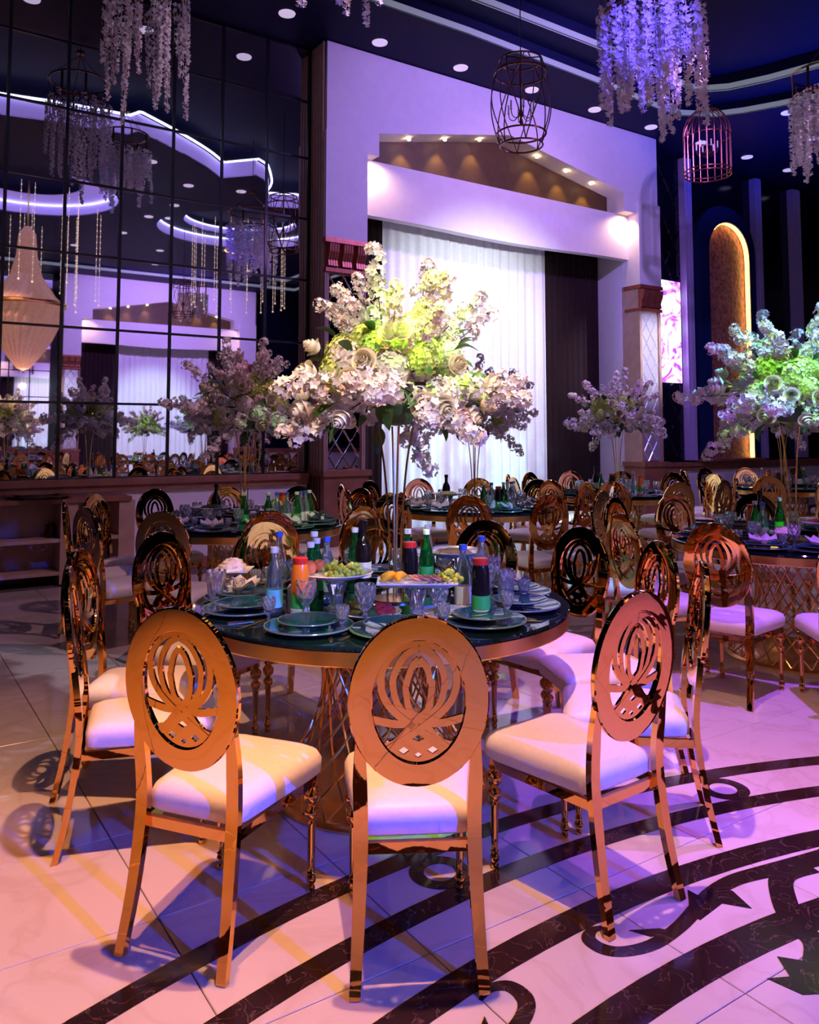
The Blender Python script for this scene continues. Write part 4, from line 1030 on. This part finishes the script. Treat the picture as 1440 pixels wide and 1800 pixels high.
def far_table(tx, ty, tname, a0, blabel, rz, n=10):
    thing('round_table', 'round dark-topped dining table, ' + tname, 'table', (tx, ty, 0), 0, None, table_far)
    full = tname
    chairs_round(tx, ty, full, a0, 12, True)
    thing('floral_arrangement', blabel, 'bouquet', (tx, ty, TZ), rz, None, bq_far)
    for k in range(12):
        an = math.radians(a0 + 30 * k); dn = dname(tx, ty, an)
        thing('charger_plate', 'dark charger plate at the %s of %s' % (dn, full), 'plate', (tx + .6 * math.cos(an), ty + .6 * math.sin(an), TZ), 0, None, chargerF)
        goblet.put((tx + .47 * math.cos(an + .25), ty + .47 * math.sin(an + .25), TZ), 0, 'crystal goblet at the %s of %s' % (dn, full))
    for k, o in enumerate((green, water, juice, water2, cherry, wine)):
        an = 1.05 * k + a0; o.put((tx + .27 * math.cos(an), ty + .27 * math.sin(an), TZ), 0, '%s at the %s of %s' % (('green bottle', 'clear bottle', 'orange juice bottle', 'pale-capped bottle', 'dark juice bottle', 'wine bottle')[k], dname(tx, ty, an), full))
far_table(7.62, 6.90, 'the table by the right pier', -110, 'smaller white flower arrangement before the maroon drape and right pier', 1.2)
far_table(10.45, 6.5, 'the table before the arched niche', -95, 'flower arrangement before the arched niche, behind the right bouquet', 4.0)
far_table(7.7, -.35, 'the dining table in the mirror right', -100, 'flower arrangement seen only in the mirror, right', .6)
far_table(6.4, -4.75, 'the dining table in the mirror centre', -80, 'flower arrangement seen only in the mirror, centre', 2.6)
far_table(9.5, -4.0, 'the far right table in the mirror', -90, 'flower arrangement seen only in the mirror, far right', 4.6)
far_table(3.5, -6.75, 'the dining table in the mirror left', -85, 'flower arrangement seen only in the mirror, left', 5.4, 8)

# ================================================================== HANGING PIECES
def strand(seed, L):
    rr = random.Random(seed); g = G(); n = int(L * 90)
    for k in range(n):
        u = k / n; z = -L * u; r = .030 * (1 - .6 * u); a = rr.uniform(0, 6.28); d = Vector((math.cos(a), math.sin(a), -.3)); d.normalize()
        floret(g, orient(Vector((r * math.cos(a), r * math.sin(a), z)), d), rr.uniform(.018, .027), 4)
    g.tube([(0, 0, 0), (0, 0, -L)], .003, 4); return g.mesh('blossom_strand', M['petal'] if seed % 3 else M['petal2'], None)
ST = [strand(s, L) for s, L in ((1, .55), (2, .7), (3, .85), (4, 1.0), (5, 1.15))]
def floral_chandelier(label, loc, R, cable, seed, scale=1., count=40, wide=1.25):
    rr = random.Random(seed); t = thing('floral_chandelier', label, 'chandelier', loc)
    H = .30
    for z in (0, H):
        g = G(); g.tube([(R * math.cos(2 * PI * k / 28), R * math.sin(2 * PI * k / 28), z) for k in range(28)], .012, 6, None, True); part('hoop', g, M['fitting'], t)
    for k in range(8):
        a = 2 * PI * k / 8; g = G(); g.bar([(R * math.cos(a), R * math.sin(a), 0), (R * math.cos(a), R * math.sin(a), H)], (-math.sin(a), math.cos(a), 0), .03, .006); part('hoop_strut', g, M['fitting'], t)
    for k in range(4):
        a = 2 * PI * k / 4; g = G(); g.tube([(R * math.cos(a), R * math.sin(a), H), (0, 0, H + .35)], .004, 5); part('hanger', g, M['fitting'], t)
    g = G(); g.tube([(0, 0, H + .34), (0, 0, cable)], .006, 5); part('cable', g, M['black'], t)
    g = G(); g.lathe([(0, H + .36), (.05, H + .36), (.05, H + .40), (0, H + .42)], 12); part('canopy_hub', g, M['fitting'], t)
    for k in range(count):
        a = k * 2.39996; q = R * (1.0 if k % 2 else rr.uniform(.35, .8)); i = rr.randrange(5)
        o = link('blossom_strand', ST[i], t, (q * math.cos(a), q * math.sin(a), .04), (rr.uniform(-.06, .06), rr.uniform(-.06, .06), rr.uniform(0, 6))); o.scale = (wide, wide, scale * rr.uniform(.75, 1))
    return t
floral_chandelier('hanging blossom chandelier lit violet-blue at the upper right', (5.62, 4.62, 5.18), .42, 1.66, 1, 1.0, 44)
floral_chandelier('long pale blossom chandelier hanging before the mirror at upper left', (2.05, 7.60, 5.62), .36, .98, 2, 1.1, 26, 1.0)
floral_chandelier('pale blossom chandelier cut off by the right edge', (9.05, 4.95, 5.35), .36, 1.4, 3, .85)
floral_chandelier('blossom chandelier over the near table, seen only in the mirror', (3.10, 5.70, 5.75), .34, 1.0, 4, .8)
lamp('blue_mirror_flower', 'SPOT', (1.2, 4.4, 5.2), (3.1, 5.7, 5.2), 60, (.1, .12, 1), .05, 26, .5)
lamp('lilac_strand_lamp', 'SPOT', (4.0, 4.4, 5.0), (2.05, 7.6, 5.0), 110, (.85, .55, .8), .05, 22, .5)
floral_chandelier('blossom chandelier deep in the mirror before the opposite gable', (6.9, -2.4, 5.10), .36, 1.33, 5, .7)
def cage(label, loc, kind, cable):
    t = thing('cage_lantern', label, 'lantern', loc)
    def bars(n, f, tw, r=.0065, nm='cage_wire', steps=12):
        for k in range(n):
            a0 = 2 * PI * k / n; g = G(); g.tube([(f(u / steps)[0] * math.cos(a0 + tw * u / steps), f(u / steps)[0] * math.sin(a0 + tw * u / steps), f(u / steps)[1]) for u in range(steps + 1)], r, 5); part(nm, g, M['hoop'], t, 60)
    def hoop(R, z): g = G(); g.tube([(R * math.cos(2 * PI * k / 28), R * math.sin(2 * PI * k / 28), z) for k in range(28)], .010, 6, None, True); part('cage_hoop', g, M['hoop'], t, 60)
    if kind == 'barrel':
        prof = lambda u: (.22 + .09 * math.sin(PI * u), .90 * u)
        bars(6, prof, .9); bars(6, prof, -.9)
        hoop(.22, 0.0); hoop(.255, .12); hoop(.22, .90); hoop(.27, .76)
        for k in range(6):
            a = 2 * PI * k / 6; g = G(); g.tube([(.22 * math.cos(a), .22 * math.sin(a), .90), (0, 0, .93)], .007, 5); part('cage_wire', g, M['hoop'], t)
    else:
        prof = lambda u: ((.30 if u < .6 else .30 * math.sqrt(max(0, 1 - ((u - .6) / .4) ** 2)) + .004), .92 * u)
        bars(20, prof, 0, .006, steps=20); hoop(.30, 0); hoop(.30, .05); hoop(.30, .52)
    top = .93
    g = G(); g.tube([(0, 0, top - .02), (0, 0, cable)], .006, 5); part('cable', g, M['black'], t)
    # little candle chandelier inside
    g = G(); g.lathe([(0, .22), (.018, .24), (.012, .30), (.03, .34), (.012, .38), (.008, .60), (.016, .66), (.006, top)], 12); col = part('candle_column', g, M['hoop'], t, 50)
    for k in range(6):
        a = 2 * PI * k / 6; c, s = math.cos(a), math.sin(a)
        g = G(); g.tube(catmull([(c * r, s * r, z) for r, z in ((.02, .33), (.07, .28), (.12, .30), (.135, .36))], 3), .005, 5); ar = part('candle_arm', g, M['hoop'], t, 60)
        g = G(); g.lathe([(.018, .36), (.009, .365), (.009, .45), (0, .455)], 8, T(c * .135, s * .135, 0)); part('candle', g, M['whitelabel'], ar)
    return t
cage('copper barrel-shaped wire cage lantern hanging before the gable', (5.50, 6.20, 4.46), 'barrel', 2.35)
cage('copper domed birdcage lantern hanging right of the blossom chandelier', (9.25, 6.70, 4.96), 'dome', 1.90)
cage('barrel cage lantern seen deep in the mirror', (6.2, -1.0, 4.3), 'barrel', 2.2)
# gold ring pendant cropped by the top edge
rp_ = thing('ring_pendant', 'gilt ring pendant with crystal drops cropped by the top edge', 'chandelier', (5.95, 3.15, 5.12))
g = G(); g.tube([(.30 * math.cos(2 * PI * k / 36), .30 * math.sin(2 * PI * k / 36), .0) for k in range(36)], .03, 8, None, True); part('ring', g, M['gold2'], rp_)
g = G(); g.tube([(.265 * math.cos(2 * PI * k / 36), .265 * math.sin(2 * PI * k / 36), -.012) for k in range(36)], .008, 6, None, True); part('led_ring', g, M['warmstrip'], rp_)
for k in range(3):
    a = 2 * PI * k / 3; g = G(); g.tube([(.3 * math.cos(a), .3 * math.sin(a), 0), (0, 0, .9), (0, 0, 1.7)], .004, 4); part('hanger', g, M['black'], rp_)
for k in range(16):
    a = 2 * PI * k / 16; g = ball(.02, T(.2 * math.cos(a), .2 * math.sin(a), .06), 5); part('crystal_drop', g, M['glass'], rp_, None)
for k in range(4):
    a = PI / 4 + PI / 2 * k; g = G(); g.tube([(.3 * math.cos(a), .3 * math.sin(a), 0), (0, 0, .06)], .005, 4); part('spoke', g, M['gold2'], rp_)
# great crystal chandelier (seen in the mirror)
cc = thing('crystal_chandelier', 'great bell-shaped crystal chandelier reflected at the far left of the mirror', 'chandelier', (2.5, .6, 2.75))
g = G(); g.lathe([(.06, 2.9), (.16, 2.75), (.20, 2.3), (.30, 1.9), (.56, 1.5), (.74, 1.32)], 56, None, .05); part('bead_curtain', g, M['crystal'], cc, None, kind='stuff')
g = G(); g.lathe([(.76, 1.36), (.76, 1.28)], 48); g.tube([(.76 * math.cos(2 * PI * k / 48), .76 * math.sin(2 * PI * k / 48), 1.32) for k in range(48)], .03, 6, None, True); part('crown_ring', g, M['gold2'], cc)
g = G(); g.lathe([(.72, 1.28), (.68, 1.0), (.52, .62), (.32, .3), (.12, .05), (.0, 0)], 56, None, .05); part('bead_basket', g, M['crystal'], cc, None, kind='stuff')
g = G(); g.tube([(0, 0, 2.85), (0, 0, 3.83)], .02, 6); part('chain', g, M['gold2'], cc)
lamp('crystal_chandelier_glow', 'POINT', (2.5, .6, 2.45), None, 22, (1, .55, .28), .05)
# light strings around it and below the oval ring
sg_ = G(); sg_.tube([(0, 0, 0), (0, 0, 1.9)], .003, 4)
for k in range(16):
    b = ball(.012 if k else .022, T(0, 0, k * .12), 4); sg_.add(b.v, b.f)
sm = sg_.mesh('bead_string', M['beads'], None)
for k in range(26):
    a = k * 2.39996; r = .95 + .6 * ((k * 37) % 10) / 10
    thing('bead_string', 'hanging string of glowing glass beads reflected beside the crystal chandelier', 'light string', (2.5 + r * math.cos(a), .6 + r * math.sin(a), 4.0 + .5 * ((k * 53) % 10) / 10), 0, 'bead strings round the crystal chandelier', sm).scale = (1, 1, 1.0)
for k in range(18):
    a = 2 * PI * k / 18; thing('bead_string', 'thin hanging bead string reflected beneath the oval ceiling ring', 'light string', (7.25 + 1.1 * math.cos(a), -.1 + 1.0 * math.sin(a), 4.55), 0, 'bead strings under the oval ring', sm)
print('objects', len(bpy.data.objects))
